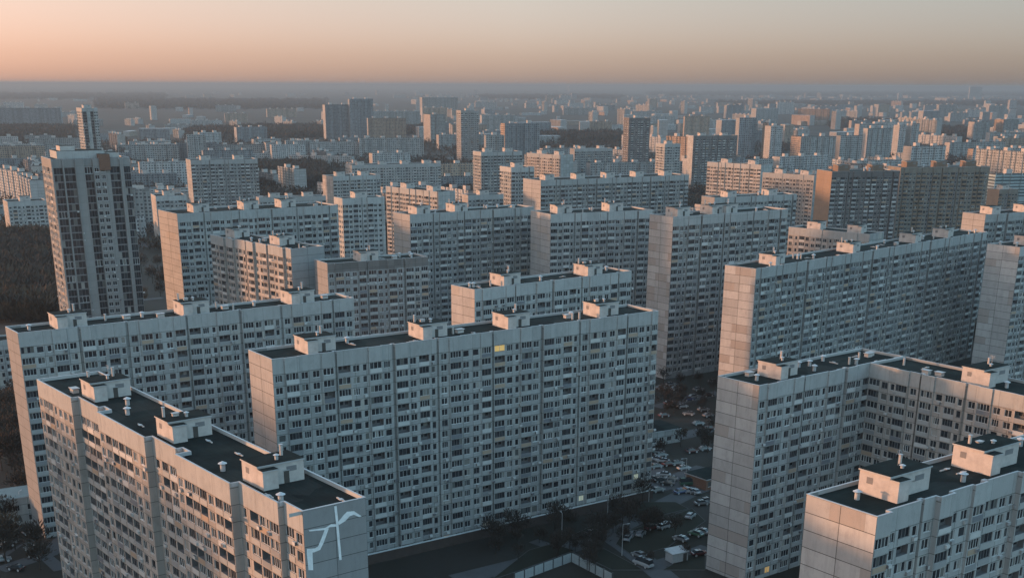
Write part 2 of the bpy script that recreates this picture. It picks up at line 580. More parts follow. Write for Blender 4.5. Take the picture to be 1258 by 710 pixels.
def build_facade(F, cols, floors, fh, z0, h, wall, top, wallmat, wins, fld, r, topmat='tech', frame='frame', relief_top=True, band=None):
    """wall: MB, fld: MB for merged windows, wins: list to collect (x,y,z,ang,kind,w,h)"""
    x = 0.0
    prev = None
    ztop = z0 + floors * fh
    ang = math.atan2(F.U[1], F.U[0])
    for ci, (t, off, w) in enumerate(cols):
        a, b = x, x + w
        if prev is not None and abs(prev - off) > 1e-4:      # return between two offsets
            d = abs(prev - off)
            lo, hi = (prev, off) if prev < off else (off, prev)
            # face from lo to hi at x=a
            if prev < off:
                q = [F.p(a, lo, 0), F.p(a, hi, 0), F.p(a, hi, h), F.p(a, lo, h)]
                q = [q[0], q[1], q[2], q[3]]
            else:
                q = [F.p(a, hi, 0), F.p(a, lo, 0), F.p(a, lo, h), F.p(a, hi, h)]
            wall.quad(*q, wallmat, [(0.5, 0), (0.5 + d, 0), (0.5 + d, h), (0.5, h)])
        prev = off
        Q = lambda xa, xb, za, zb, m=wallmat, o=off: wall.quad(F.p(xa, o, za), F.p(xb, o, za), F.p(xb, o, zb), F.p(xa, o, zb), m, [(xa, za), (xb, za), (xb, zb), (xa, zb)])
        if t not in WSPEC:
            Q(a, b, 0, ztop if t != 'p' else h)
            if t != 'p':
                Q(a, b, ztop, h, topmat)
            x = b
            continue
        cw, ow, sill, oh, kind = WSPEC[t]
        wm_ = ('ochrew' if t in ('l3', 'l4') else 'dark' if t == 'w1' else wallmat) if wallmat == 'cream' else wallmat
        Q = lambda xa, xb, za, zb, m=wm_, o=off: wall.quad(F.p(xa, o, za), F.p(xb, o, za), F.p(xb, o, zb), F.p(xa, o, zb), m, [(xa, za), (xb, za), (xb, zb), (xa, zb)])
        ow = min(ow, w - 0.25)
        if t == 'g':
            ow = w - 0.12
        m = (a + b) / 2
        xa, xb = m - ow / 2, m + ow / 2
        Q(a, xa, 0, ztop)
        Q(xb, b, 0, ztop)
        if z0 > 0:
            Q(xa, xb, 0, z0)
        Q(a, b, ztop, h, topmat)
        for fl in range(floors):
            zf = z0 + fl * fh
            za, zb = zf + sill, min(zf + sill + oh, zf + fh - 0.12)
            kd = kind
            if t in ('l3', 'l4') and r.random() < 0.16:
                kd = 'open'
            elif t in ('l3', 'l4') and r.random() < .3:
                kd = 'three' if kd == 'four' else 'four'
            elif t == 'w2' and r.random() < .22:
                kd = r.choice(['one', 'three'])
            if t in ('l3', 'l4'):
                wall.quad(F.p(xa, off + .06, zf + .05), F.p(xb, off + .06, zf + .05), F.p(xb, off + .06, za), F.p(xa, off + .06, za), 'ochrew' if wallmat == 'cream' else 'balc')
                wall.quad(F.p(xa, off, za), F.p(xa, off + .06, za), F.p(xb, off + .06, za), F.p(xb, off, za), 'balc')
            else:
                Q(xa, xb, zf, za, 'framed' if t == 'g' else wm_)
            Q(xa, xb, zb, zf + fh, 'framed' if t == 'g' else wm_)
            if t in ('l3', 'l4'):
                Q(xa, xb, zf, zf + .05)
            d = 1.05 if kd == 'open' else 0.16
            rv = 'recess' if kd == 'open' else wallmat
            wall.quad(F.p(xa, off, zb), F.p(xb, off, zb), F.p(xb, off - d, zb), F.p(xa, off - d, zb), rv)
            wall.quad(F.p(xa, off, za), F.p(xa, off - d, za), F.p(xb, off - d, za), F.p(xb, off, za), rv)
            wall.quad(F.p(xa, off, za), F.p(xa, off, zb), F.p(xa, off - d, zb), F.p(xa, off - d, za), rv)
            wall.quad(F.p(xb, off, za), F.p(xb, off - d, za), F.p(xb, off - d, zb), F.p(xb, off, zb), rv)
            c = F.p(m, off, (za + zb) / 2)
            fr = frame if t != 'g' else 'framed'
            if t in ('l3', 'l4') and r.random() < 0.3:
                fr = 'framed'
            elif r.random() < .14:
                fr = r.choice(['framed', 'framew'])
            wins.append((c, ang, kd, ow, zb - za, fr))
        x = b


def offsets_at(cols):
    x = 0
    out = []
    for t, o, w in cols:
        out.append((x, x + w, o))
        x += w
    return out


def add_field(fld, w):
    c, ang, kd, ow, oh, fr = w
    mb, _ = win_mesh(kd, ow, oh, fr) if False else (_wm.get((kd, round(ow, 2), round(oh, 2), fr)) or (win_mesh(kd, ow, oh, fr)))
    ca, sa = math.cos(ang), math.sin(ang)
    i = len(fld.v)
    fld.v += [(c[0] + x * ca - y * sa, c[1] + x * sa + y * ca, c[2] + z) for x, y, z in mb.v]
    mm = [fld.mi(k) for k in mb.mats]
    fld.f += [tuple(i + q for q in f) for f in mb.f]
    fld.m += [mm[k] for k in mb.m]
    fld.uv += mb.uv


# ------------------------------------------------------------------ roof furniture prototypes
def hut_geo(r, L=8.0, D=5.4, H=3.3):
    """lift machine room: long hall with a lower stair head in front, dark flat roofs with a rim"""
    mb = MB()
    mb.box(-L / 2, L / 2, -D / 2, D / 2, 0, H, 'hut')
    mb.box(-L / 2 - .18, L / 2 + .18, -D / 2 - .18, D / 2 + .18, H, H + .22, 'cap', 'roof', True)
    mb.box(-L / 2 - .0, -L / 2 + 2.6, -D / 2 - 1.7, -D / 2 - .01, 0, H - .35, 'hut')
    mb.box(-L / 2 - .15, -L / 2 + 2.7, -D / 2 - 1.85, -D / 2 - .19, H - .35, H - .17, 'cap', 'roof', True)
    # grille, stains of old plaster
    mb.box(L * .12, L * .34, -D / 2 - .03, -D / 2 - .002, H * .55, H * .8, 'framed')
    mb.box(-L / 2 - .03, -L / 2 - .002, D * .05, D * .25, H * .5, H * .78, 'framed')
    return mb


def hut_door():
    mb = MB()
    mb.box(-.45, .45, -.05, 0, 0, 2.0, 'door')
    mb.box(-.55, .55, -.08, .0, 2.0, 2.12, 'cap')
    return mb


def cowl_geo():
    mb = MB()
    mb.cyl(0, 0, 0, 1.1, .42, .42, 10, 'metal')
    mb.cyl(0, 0, 1.25, 1.3, .72, .75, 10, 'metal')
    mb.cyl(0, 0, 1.3, 1.62, .75, .12, 10, 'metal')
    for k in range(4):
        a = math.pi / 2 * k
        mb.box(.4 * math.cos(a) - .03, .4 * math.cos(a) + .03, .4 * math.sin(a) - .03, .4 * math.sin(a) + .03, 1.05, 1.27, 'metal')
    return mb


def vent_geo():
    mb = MB()
    mb.box(-.9, .9, -.6, .6, 0, .75, 'hut')
    mb.box(-1.1, 1.1, -.8, .8, .9, 1.0, 'cap', None, True)
    for sx in (-.8, .7):
        for sy in (-.5, .4):
            mb.box(sx, sx + .1, sy, sy + .1, .75, .9, 'metal')
    return mb


def mast_geo():
    mb = MB()
    mb.cyl(0, 0, 0, 5.0, .05, .03, 6, 'metal')
    for z, w in ((4.8, .9), (4.4, .7), (3.9, 1.0)):
        mb.box(-w, w, -.02, .02, z, z + .04, 'metal')
    return mb


def stack_geo():
    mb = MB()
    mb.cyl(0, 0, 0, 1.7, .28, .28, 8, 'hut')
    mb.cyl(0, 0, 1.7, 1.8, .36, .36, 8, 'cap')
    return mb


def debris_geo():
    mb = MB()
    mb.box(-1.4, 1.2, -.12, .12, 0, .18, 'hut')
    mb.box(-.3, .5, -.5, .1, .18, .3, 'cap')
    return mb


PR = {}
PR['hut'] = hut_geo(rng).mesh('machine_room')
PR['hut_b'] = hut_geo(rng, 10.0, 5.6, 3.6).mesh('machine_room')
MAT['hut_o'] = plain('ochre_render', (0.17, 0.12, 0.09), 0.85, 0.3, 0.6)
PR['hut_o'] = None
mb_ = hut_geo(rng, 9.0, 6.0, 4.0)
mb_.mats = ['hut_o' if k == 'hut' else k for k in mb_.mats]
PR['hut_o'] = mb_.mesh('machine_room')
PR['door'] = hut_door().mesh('door')
PR['cowl'] = cowl_geo().mesh('roof_cowl')
PR['vent'] = vent_geo().mesh('roof_vent')
PR['mast'] = mast_geo().mesh('antenna')
PR['stack'] = stack_geo().mesh('vent_pipe')
PR['plank'] = debris_geo().mesh('roof_plank')

BUILT = []      # footprints: (x, y, radius)
ALLWIN = 0


def solve_len(p0, ang, h, xr):
    d = Vector((math.cos(ang), math.sin(ang), 0))
    lo, hi = 1.0, 400.0
    f = lambda L: proj(p0 + d * L)[0] - xr
    # scan for crossing
    prevv = f(1.0)
    L = 1.0
    while L < 400:
        L += 0.5
        if (p0 + d * L).y < 5:
            break
        v = f(L)
        if prevv <= 0 <= v:
            return L
        prevv = v
    return L


def footprint_add(loc, ang, L, D):
    ca, sa = math.cos(ang), math.sin(ang)
    n = max(1, int(L / 12))
    for k in range(n + 1):
        a = L * k / n
        x = loc[0] + ca * a - sa * D / 2
        y = loc[1] + sa * a + ca * D / 2
        BUILT.append((x, y, max(D * .75, 8)))


def on_building(x, y, pad=0):
    for bx, by, br in BUILT:
        if (x - bx) ** 2 + (y - by) ** 2 < (br + pad) ** 2:
            return True
    return False


LIT = 0


def building(name, xl, yt, xr, h, ang=36.0, depth=13.0, label='', cat='apartment block', group='panel apartment blocks', wall='conc', end='end',
             lay='slab', near=False, huts=None, nhut=None, floors=None, tech=3.4, seed=1, yr=None, end_side='both', relief=.35, hut='hut', len_=None, ext=0.0, xe=None, nwin=100, clutter=None, lit=(), plinth=0.0, cols=None, endl=None, topmat='tech', end_lay=None, hutoff=0.5):
    """block whose roof corner (front left) is seen at (xl, yt); long front runs at ANG; built in its own frame: x along the front, y into the block"""
    p0 = at(xl, yt, h)
    if yr is not None:                              # the far right roof corner fixes the direction as well
        p1 = at(xr, yr, h)
        ang_r = math.atan2(p1.y - p0.y, p1.x - p0.x)
        L = (p1 - p0).length + ext
    else:
        ang_r = R(ang)
        L = len_ or solve_len(p0, ang_r, h, xr)
    r = random.Random(seed * 131 + int(xl))
    root = empty(name, (p0.x, p0.y, 0), ang_r, label, cat, group)
    D = depth
    if xe is not None:                              # depth from the far edge of the end wall
        nn = Vector((-math.sin(ang_r), math.cos(ang_r), 0))
        best = min((abs(proj(p0 + nn * q / 4)[0] - xe), q / 4) for q in range(28, 90))
        D = best[1]
    footprint_add((p0.x, p0.y), ang_r, L, D)
    fh = 2.8
    nf = floors or int((h - tech) / fh)
    z0 = h - tech - nf * fh
    layf = {'slab': lambda L_, s_: layout_slab(L_, s_, relief), 'tower': layout_tower, 'plain': layout_plain}[lay]
    front = cols or layf(L, seed)
    backc = layout_plain(L, seed + 2)
    fo = offsets_at(front)
    wallm = MB()
    wins, fld = [], MB()
    build_facade(Facade((0, 0), (1, 0), (0, -1)), front, nf, fh, z0, h, wallm, None, wall, wins, fld, r, topmat)
    nfront = len(wins)
    bw = []
    back = [('b', 0, L)] if not near and False else backc
    build_facade(Facade((L, D), (-1, 0), (0, 1)), [(t, 0, w) for t, o, w in back], nf, fh, z0, h, wallm, None, wall, bw, fld, r, topmat)
    for side in (0, 1):
        eo = front[-1][1] if side else front[0][1]
        F = Facade((L, -eo), (0, 1), (1, 0)) if side else Facade((0, D), (0, -1), (-1, 0))
        EL = D + eo
        em = end if (side or not endl) else endl
        if end_lay:
            ec = layout_tower(EL, seed + 3) if end_lay == 'tower' else layout_plain(EL, seed + 3)
            ec = [(t, 0, w) for t, o, w in ec]
            build_facade(F, ec, nf, fh, z0, h, wallm, None, wall, wins if side == 0 or ang < 0 else bw, fld, r, topmat)
        else:
            ph = 2.8
            off = (h / ph) % 1.0 * ph
            sc = 13.0 / EL
            wallm.quad(F.p(0, 0, 0), F.p(EL, 0, 0), F.p(EL, 0, h), F.p(0, 0, h), em, [(0, -off), (12.98, -off), (12.98, h - off), (0, h - off)])
    wo = wallm.build('wall', root)
    # roof deck and parapet (cap set proud of the wall)
    rz = h - 0.55
    rf, pc = MB(), MB()
    T = 0.3
    for k, (a, b, o) in enumerate(fo):
        a2, b2 = (a if k else T), (b if k < len(fo) - 1 else L - T)
        rf.quad((a2, -o + T, rz), (b2, -o + T, rz), (b2, D - T, rz), (a2, D - T, rz), 'roof')
        pc.box(a - (.03 if k == 0 else 0), b + (.03 if k == len(fo) - 1 else 0), -o - .05, -o + T, h - .001, h + .09, 'cap')
        pc.quad((b, -o + T, rz), (a, -o + T, rz), (a, -o + T, h), (b, -o + T, h), 'tech')
        if k:
            po = fo[k - 1][2]
            if abs(po - o) > .01:
                lo, hi = sorted((-o, -po))
                pc.box(a - .15, a + .15, lo + T, hi + T, rz, h + .085, 'cap')
    pc.box(-.03, L + .03, D - T, D + .05, h - .001, h + .09, 'cap')
    pc.quad((0, D - T, rz), (L, D - T, rz), (L, D - T, h), (0, D - T, h), 'tech')
    for xx0, xx1, s in ((-.05, T, 0), (L - T, L + .05, 1)):
        pc.box(xx0, xx1, -fo[0 if not s else -1][2] + T, D - T, h - .002, h + .095, 'cap')
    pc.quad((T, T, rz), (T, D - T, rz), (T, D - T, h), (T, T, h), 'tech')
    pc.quad((L - T, D - T, rz), (L - T, T, rz), (L - T, T, h), (L - T, D - T, h), 'tech')
    rfo = rf.build('roof', root)
    pco = pc.build('parapet', root)
    # the hundred windows that show largest; the rest as one part
    mw = Matrix.Translation((p0.x, p0.y, 0)) @ Matrix.Rotation(ang_r, 4, 'Z')
    cp = Vector((0, 0, CAM_H))

    def key(wn):
        c = mw @ Vector(wn[0])
        x, y = proj(c)
        hid = 0 if (-20 < x < 1278 and y < 720) else 1e5
        n = Vector((math.sin(wn[1] + ang_r), -math.cos(wn[1] + ang_r), 0))
        if (cp - c).dot(n) < 0:
            hid += 1e6
        return hid + (c - cp).length / (wn[3] * wn[4]) ** .5
    for k, sw in enumerate(lit):
        pass
    allw = wins + bw
    litset = {}
    for (lx, ly, lm) in lit:
        best = min(wins, key=lambda wn: (proj(mw @ Vector(wn[0]))[0] - lx) ** 2 + (proj(mw @ Vector(wn[0]))[1] - ly) ** 2)
        litset[id(best)] = lm
    ind = sorted(wins, key=key)[:nwin] if near else []
    ids = set(id(w) for w in ind)
    for wn in allw:
        if id(wn) in litset:
            mb = MB()
            c, ag, kd, ow, oh, fr = wn
            mb.box(-ow / 2 + .1, ow / 2 - .1, .10, .14, -oh / 2 + .1, oh / 2 - .1, litset[id(wn)])
            for q in range(3):
                xx = -ow / 2 + (ow - .08) * q / 2
                mb.box(xx, xx + .08, .05, .16, -oh / 2, oh / 2, 'frame')
            o = mb.build('lit_window', root, c, label='window lit from inside')
            o.rotation_euler = (0, 0, ag)
        elif id(wn) in ids:
            c, ag, kd, ow, oh, fr = wn
            o = obj('window', win_mesh(kd, ow, oh, fr)[1], root, c)
            o.rotation_euler = (0, 0, ag)
        else:
            add_field(fld, wn)
    if near:
        ac = MB()
        for wn in r.sample(wins, int(len(wins) * .16)):
            c, ag, kd, ow, oh, fr = wn
            ca, sa = math.cos(ag), math.sin(ag)
            ux = ow / 2 + r.choice([.05, -1.0])
            q = [(ux, -.45), (ux + .8, -.45), (ux + .8, -.06), (ux, -.06)]
            z1 = c[2] - oh / 2 - .12
            P = [(c[0] + u * ca - v * sa, c[1] + u * sa + v * ca) for u, v in q]
            for z_, n_ in ((z1 - .55, 0), (z1, 1)):
                pass
            lo = [(x, y, z1 - .55) for x, y in P]
            hi = [(x, y, z1) for x, y in P]
            for k in range(4):
                ac.quad(lo[k], lo[(k + 1) % 4], hi[(k + 1) % 4], hi[k], 'unit')
            ac.quad(*hi, 'unit')
            ac.quad(*lo[::-1], 'unit')
        ac.build('air_conditioners', root, kind='stuff')
    fld.build('windows', root, kind='stuff')
    # plinth
    if plinth:
        pb = MB()
        pb.box(-.3, L + .3, -1.1, -.56, 0, plinth, 'plinth', 'roof')
        pb.box(-.4, L + .4, -1.2, -.57, plinth, plinth + .14, 'frame')
        pb.build('plinth', root)
    # machine rooms on the roof
    pos = []
    if huts is not None:
        for hx in huts:
            best = min((abs(proj(mw @ Vector((s * L / 400, D / 2, h + 1.5)))[0] - hx), s * L / 400) for s in range(401))[1]
            pos.append(best)
    else:
        n = nhut if nhut is not None else max(1, round(L / 26))
        pos = [L * (k + .5) / n for k in range(n)]
    for k, s in enumerate(pos):
        s = min(max(s, 5), L - 5) if L > 12 else L / 2
        e = obj('machine_room', PR[hut], root, (s, D * hutoff + .6, rz))
        if ang_r < 0:
            e.rotation_euler = (0, 0, R(90))
        if near:
            d1 = obj('door', PR['door'], e, (.9, -2.72, 0))
            obj('vent_pipe', PR['stack'], e, (2.0, .8, 3.5)) if k % 2 == 0 else obj('roof_vent', PR['vent'], e, (-1.2, .6, 3.5)).__setattr__('scale', (.6, .6, .6))
            if k % 3 == 1:
                obj('vent_pipe', PR['stack'], e, (-3.1, 1.2, 3.5))
            obj('roof_cowl', PR['cowl'], e, (0.2, -1.0, 3.5)).scale = (.7, .7, .6)
    nc = clutter * 2 if clutter is not None else (int(L / 5) if near else int(L / 22))
    for k in range(nc):
        a = r.uniform(2.5, L - 2.5)
        if any(abs(a - s) < 6 for s in pos):
            continue
        kd = r.choice(['cowl', 'vent', 'cowl', 'stack', 'plank' if near else 'cowl'])
        nm = {'cowl': 'roof_cowl', 'vent': 'roof_vent', 'stack': 'vent_pipe', 'plank': 'roof_plank'}[kd]
        o = obj(nm, PR[kd], root, (a, r.uniform(2.4, D - 2.5), rz))
        o.rotation_euler = (0, 0, r.choice([0, 0, R(90), r.uniform(0, 3)]) if kd in ('plank',) else 0)
        if not near:
            o.scale = (1.5, 1.5, 1.4)
    if near and pos:
        o = obj('antenna', PR['mast'], root, (pos[0] + 1, D * hutoff + 1, rz + 3.53))
        o.scale = (.8, .8, .55)
    return root, p0, ang_r, L, mw


# ------------------------------------------------------------------ the near and middle blocks
def merge_into(root1, root2):
    """the second wing of one L-shaped house: hand its parts to the first wing"""
    m1 = Matrix.Translation(root1.location) @ root1.rotation_euler.to_matrix().to_4x4()
    m2 = Matrix.Translation(root2.location) @ root2.rotation_euler.to_matrix().to_4x4()
    k = m1.inverted() @ m2
    for c in list(root2.children):
        b = Matrix.Translation(c.location) @ c.rotation_euler.to_matrix().to_4x4() @ Matrix.Diagonal((*c.scale, 1))
        c.parent = root1
        c.matrix_basis = k @ b
    bpy.data.objects.remove(root2)


G1 = 'seventeen storey panel slabs'
b1 = building('apartment_slab', 333.8, 441.7, 808, 54, yr=382, xe=304.5, near=True, huts=[388, 527, 629, 740], seed=1, group=G1, end='end_o' if 0 else 'end',
              label='long grey panel slab filling the middle with four rooftop huts and a pale pink end wall', plinth=2.6,
              lit=[(614, 428, 'lit'), (545, 661, 'lit'), (711, 612, 'litw'), (780, 582, 'litw')])
b2 = building('apartment_slab', 21.6, 409.5, 434.5, 54, yr=366, xe=6.4, near=True, huts=[84, 236, 366], seed=2, group=G1, end='end_g',
              label='long grey slab behind the mural block, its thin pale end edge at the left border')
# facade of the mural block: steps inward at each dark strip
LB3 = (at(354, 632, 54) - at(46, 466, 54)).length


def s_on(xa, ya, xb, yb, h, px):
    a, b = at(xa, ya, h), at(xb, yb, h)
    lo, hi = 0.0, 1.0
    for _ in range(40):
        m = (lo + hi) / 2
        if proj(a.lerp(b, m))[0] < px:
            lo = m
        else:
            hi = m
    return (a - b).length * lo


steps = [(46, 88, 1.3), (88, 112, 0.0), (112, 178, -1.2), (178, 184, .2), (184, 207, 0.0), (207, 283, -1.2), (283, 334, -0.2), (334, 354, -1.3)]
steps = [(46, 88, 0.2), (88, 112, -1.2), (112, 120, -2.4), (120, 178, 0.2), (178, 207, -1.2), (207, 216, -2.4), (216, 283, 0.2), (283, 331, -1.3), (331, 354, -2.3)]
c3 = []
r3 = random.Random(4)
for xa_, xb_, off_ in steps:
    a_, b_ = s_on(46, 466, 354, 632, 54, xa_), s_on(46, 466, 354, 632, 54, xb_)
    w_ = b_ - a_
    if w_ < 2.6:
        c3.append(('b', off_, w_))
        continue
    n_ = max(1, round(w_ / 3.1))
    for k_ in range(n_):
        c3.append((['l4', 'w2', 'l3', 'w2', 'w2', 'w1', 'l3'][r3.randrange(7)] if w_ / n_ > 2.3 else 'w1', off_, w_ / n_))
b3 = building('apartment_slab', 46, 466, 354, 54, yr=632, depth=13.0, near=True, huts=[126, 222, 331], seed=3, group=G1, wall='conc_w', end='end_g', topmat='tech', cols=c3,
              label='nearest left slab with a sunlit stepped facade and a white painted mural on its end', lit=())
b4 = building('corner_block', 933, 474, 1069, 48.4, yr=446, ext=13.5, xe=881.4, near=True, huts=[958], nwin=50, seed=4, group=G1, end='end_p', wall='conc',
              label='L-shaped grey block right of the courtyard with a tall patchwork panel end wall', clutter=7, lit=[(943, 695, 'lit')])
b4w = building('corner_block', 1069, 446, 1205, 48.4, yr=475, ext=34, depth=13.5, near=True, huts=[1209], nwin=50, seed=5, group=G1, end='end_g', wall='conc_w', label='wing', hut='hut_b')
merge_into(b4[0], b4w[0])
b5 = building('apartment_slab', 1071.6, 633, 1258, 54, yr=577, ext=22, xe=991.4, near=True, huts=[1103, 1215], seed=6, group=G1, end='end_p', wall='conc', relief=.9, hut='hut_b',
              label='nearest slab in the bottom right corner with a sunlit orange end wall', clutter=7)
b6 = building('apartment_slab', 583, 356, 776, 54, yr=333, xe=554, near=True, huts=[622, 724], seed=7, group=G1, end='end',
              label='slab with a white blank end wall rising just behind the middle slab, two huts on top')
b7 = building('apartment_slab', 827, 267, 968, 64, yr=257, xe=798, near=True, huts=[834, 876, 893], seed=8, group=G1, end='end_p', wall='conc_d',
              label='tall slab with a striped pale end wall standing behind the right end of the middle slab', relief=.3)
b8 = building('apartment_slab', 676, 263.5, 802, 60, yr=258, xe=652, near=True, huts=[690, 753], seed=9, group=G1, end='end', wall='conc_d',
              label='slab with a narrow pale end wall left of the tall striped one, half hidden by it')
b9 = building('apartment_slab', 929, 330.5, 1213, 54, yr=284.7, xe=890.6, near=True, huts=[950, 1044, 1120, 1160], seed=10, group=G1, end='end_p', wall='conc_d',
              label='long slab on the right with many rooftop huts and a peach topped end wall')
b10 = building('apartment_slab', 1253.5, 304, 1330, 54, ang=36, xe=1212.8, near=True, huts=[1262], seed=11, group=G1, end='end_p', wall='conc_d',
               label='slab cut by the right border showing mostly its pale two column end wall')
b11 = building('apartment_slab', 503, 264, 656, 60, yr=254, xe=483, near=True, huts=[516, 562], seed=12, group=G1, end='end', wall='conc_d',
               label='slab with a small square pink end wall behind the dark roofed block')
b12 = building('apartment_slab', 402, 324, 526, 50, ang=30, near=True, huts=[450], seed=13, group=G1, end='end_g', wall='conc_d', topmat='brown',
               label='low dark slab with a brownish attic between the two sunlit facades')
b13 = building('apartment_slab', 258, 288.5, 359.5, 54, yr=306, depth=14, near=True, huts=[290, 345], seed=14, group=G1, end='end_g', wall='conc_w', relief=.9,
               label='block with a sunlit windowed long side and grey blank end left of centre')
b14 = building('apartment_slab', 217, 263, 415, 60, yr=252, xe=193, near=True, huts=[244, 305, 351], seed=15, group=G1, end='end', wall='conc',
               label='slab with a tall peach end wall just right of the dark glazed tower')
b15 = building('residential_tower', 62, 196, 159, 84, ang=29, xe=48, depth=22, near=True, lay='tower', huts=[], seed=0, group='residential towers', wall='white', end='conc_w', end_lay='plain', topmat='white', tech=3.2,
               label='tall leaning white tower with dark glazed columns near the left border', clutter=2)
# the tower's crown: a stepped white attic with a brown box on it
mb = MB()
L15 = b15[3]
mb.box(3, L15 - 9, 3, 18, 84, 86.8, 'tech', 'roof')
mb.box(L15 - 8, L15 - 3, 5, 15, 84, 85.8, 'hut', 'roof')
mb.box(5, L15 * .35, 6, 14, 86.8, 88.6, 'hut', 'roof')
mb.build('crown', b15[0])
mb = MB()
mb.box(L15 * .60, L15 * .74, -0.8, 3.5, 79.5, 85.6, 'brick', 'roof', True)
mb.build('roof_box', b15[0])

GM = 'middle distance apartment blocks'
MID = [  # xl, yt, xr, h, ang, xe, depth, lay, wall, end, end_lay, label
    (234, 197, 316, 54, 24, 228, 13, 'slab', 'conc_d', 'end', None, 'dark ribbed block with a thin peach end standing alone before the left woods'),
    (420, 244, 472, 52, 30, 410, 13, 'slab', 'conc', 'conc_w', 'plain', 'narrow block with a sunlit windowed end just left of the pink balcony block'),
    (474, 229, 538, 46, -50, None, 14, 'slab', 'conc_w', 'conc', None, 'pink sunlit balcony block with two rooftop turrets left of centre'),
    (409, 217, 467, 40, 32, 396, 13, 'slab', 'conc', 'conc_w', None, 'grey block with a square beige end behind the narrow sunlit one'),
    (432, 203, 541, 34, 24, 409, 13, 'plain', 'conc', 'conc_w', 'plain', 'long low grey block with a windowed beige end and cluttered roof, left of centre'),
    (591, 187, 641, 54, 22, 581, 14, 'slab', 'conc_d', 'conc_w', 'plain', 'ribbed grey block with a sunlit windowed edge right of the tall bright tower'),
    (628, 206, 656, 54, 26, 614, 13, 'slab', 'conc_d', 'conc_w', 'plain', 'slim block with a tall pink windowed end wall at the centre'),
    (664, 222, 846, 54, 30, 640, 13, 'slab', 'conc_d', 'end', None, 'very long blue grey slab behind the middle ones with a square pink end'),
    (647, 188, 689, 50, -50, None, 16, 'plain', 'conc_w', 'conc', None, 'pinkish windowed block with a plain grey right side near the centre'),
    (706, 183, 752, 40, 24, None, 13, 'plain', 'conc_d', 'end_g', None, 'flat topped grey block left of the dark twin faced tower'),
    (817, 177, 836, 52, 20, 791, 16, 'plain', 'conc', 'brick', 'plain', 'orange lit block right beside the dark twin faced tower'),
    (852, 167, 906, 58, 18, 845, 14, 'slab', 'dark', 'conc', None, 'broad dark ribbed block with a pale edge left of the pink turreted one'),
    (869, 199, 935, 52, -46, None, 15, 'slab', 'conc_w', 'conc', None, 'pale pink balcony block crowned by two turrets right of centre'),
    (937, 212, 1000, 50, -44, None, 13, 'plain', 'conc_w', 'conc', None, 'pink lit windowed block touching the ochre end wall of the dark complex'),
    (969, 279, 1068, 50, -44, None, 13, 'plain', 'conc_w', 'conc', None, 'low beige windowed facade peeking over the long right slab'),
    (878, 243, 978, 50, 28, None, 13, 'slab', 'conc_d', 'end_g', None, 'blue grey slab roof row between the tall striped slab and the pink turrets'),
    (1022, 211, 1106, 60, 12, 1000, 18, 'slab', 'dark', 'end_o', None, 'dark brown complex with a bright ochre end wall at right'),
    (1107, 206, 1216, 60, 12, None, 18, 'slab', 'cream', 'cream', None, 'cream and brown high-rise with ochre roof huts adjoining the dark complex'),
    (1211, 264, 1330, 56, 30, 1183, 13, 'slab', 'conc_d', 'end', None, 'blue grey slab at the right border with a blank pink end above the long slab'),
    (566, 136, 588, 76, 20, 551, 22, 'slab', 'white', 'conc_w', 'plain', 'tallest bright tower of the centre, orange lit left face'),
    (773, 145, 799, 72, 14, 758, 20, 'slab', 'dark', 'conc_w', 'plain', 'dark tower with a copper striped sunlit left face right of centre'),
    (100, 133, 119, 88, 32, 86, 22, 'tower', 'conc', 'conc_w', 'plain', 'hazy tower with a dark cap rising directly behind the leaning white tower'),
    (9, 248, 57, 28, 30, -6, 14, 'plain', 'conc', 'conc_w', None, 'low pale block with a sunlit end at the left border beside the leaning tower'),
    (191, 241, 229, 36, 24, 184, 13, 'plain', 'conc_d', 'conc_w', None, 'mid-rise grey block with a pink edge between the leaning tower and the dark ribbed block'),
    (-60, 424, 24, 20, 30, None, 12, 'plain', 'conc_d', 'end_g', None, 'lower grey block peeking in at the left border beside the long slab'),
    (318, 243, 400, 30, 22, None, 12, 'plain', 'conc', 'end', None, 'low grey block behind the roof of the slab with the peach end wall'),
    (575, 240, 618, 36, 24, None, 12, 'plain', 'conc_d', 'conc_w', None, 'low dull block between the pink balcony block and the slim pink ended one'),
    (1228, 233, 1251, 34, 20, None, 14, 'plain', 'cream', 'end_o', None, 'small brown windowed block in front of the teal banded building'),
]
for k, (xl, yt, xr, h, ang, xe, dep, lay, wall, end, el, lab) in enumerate(MID):
    tw = lay == 'tower' or h > 68
    building('residential_tower' if tw else 'apartment_block', xl, yt, xr, h, ang=ang, xe=xe, depth=dep, lay=lay, wall=wall, end=end, end_lay=el, near=False, seed=20 + k, label=lab, cat='residential tower' if tw else 'apartment block',
             group='residential towers' if tw else GM, len_=None, relief=.5, hut='hut_o' if 1000 < xl < 1120 and yt < 220 else 'hut', topmat=('tech' if wall.startswith('conc') else wall))
# unseen slabs added beyond the left border to shade the near blocks
for k, (wx, wy, L_, a_) in enumerate(((-292, 302, 132, -54), (-330, 60, 100, 36))):
    px, py = proj((wx, wy, 54))
    building('apartment_slab', px, py, px + 1, 54, ang=a_, len_=L_, depth=13, seed=50 + k, near=False, group=G1, label=('unseen grey slab added for its shade outside the left border', 'unseen grey slab added for its shade left of the camera')[k])

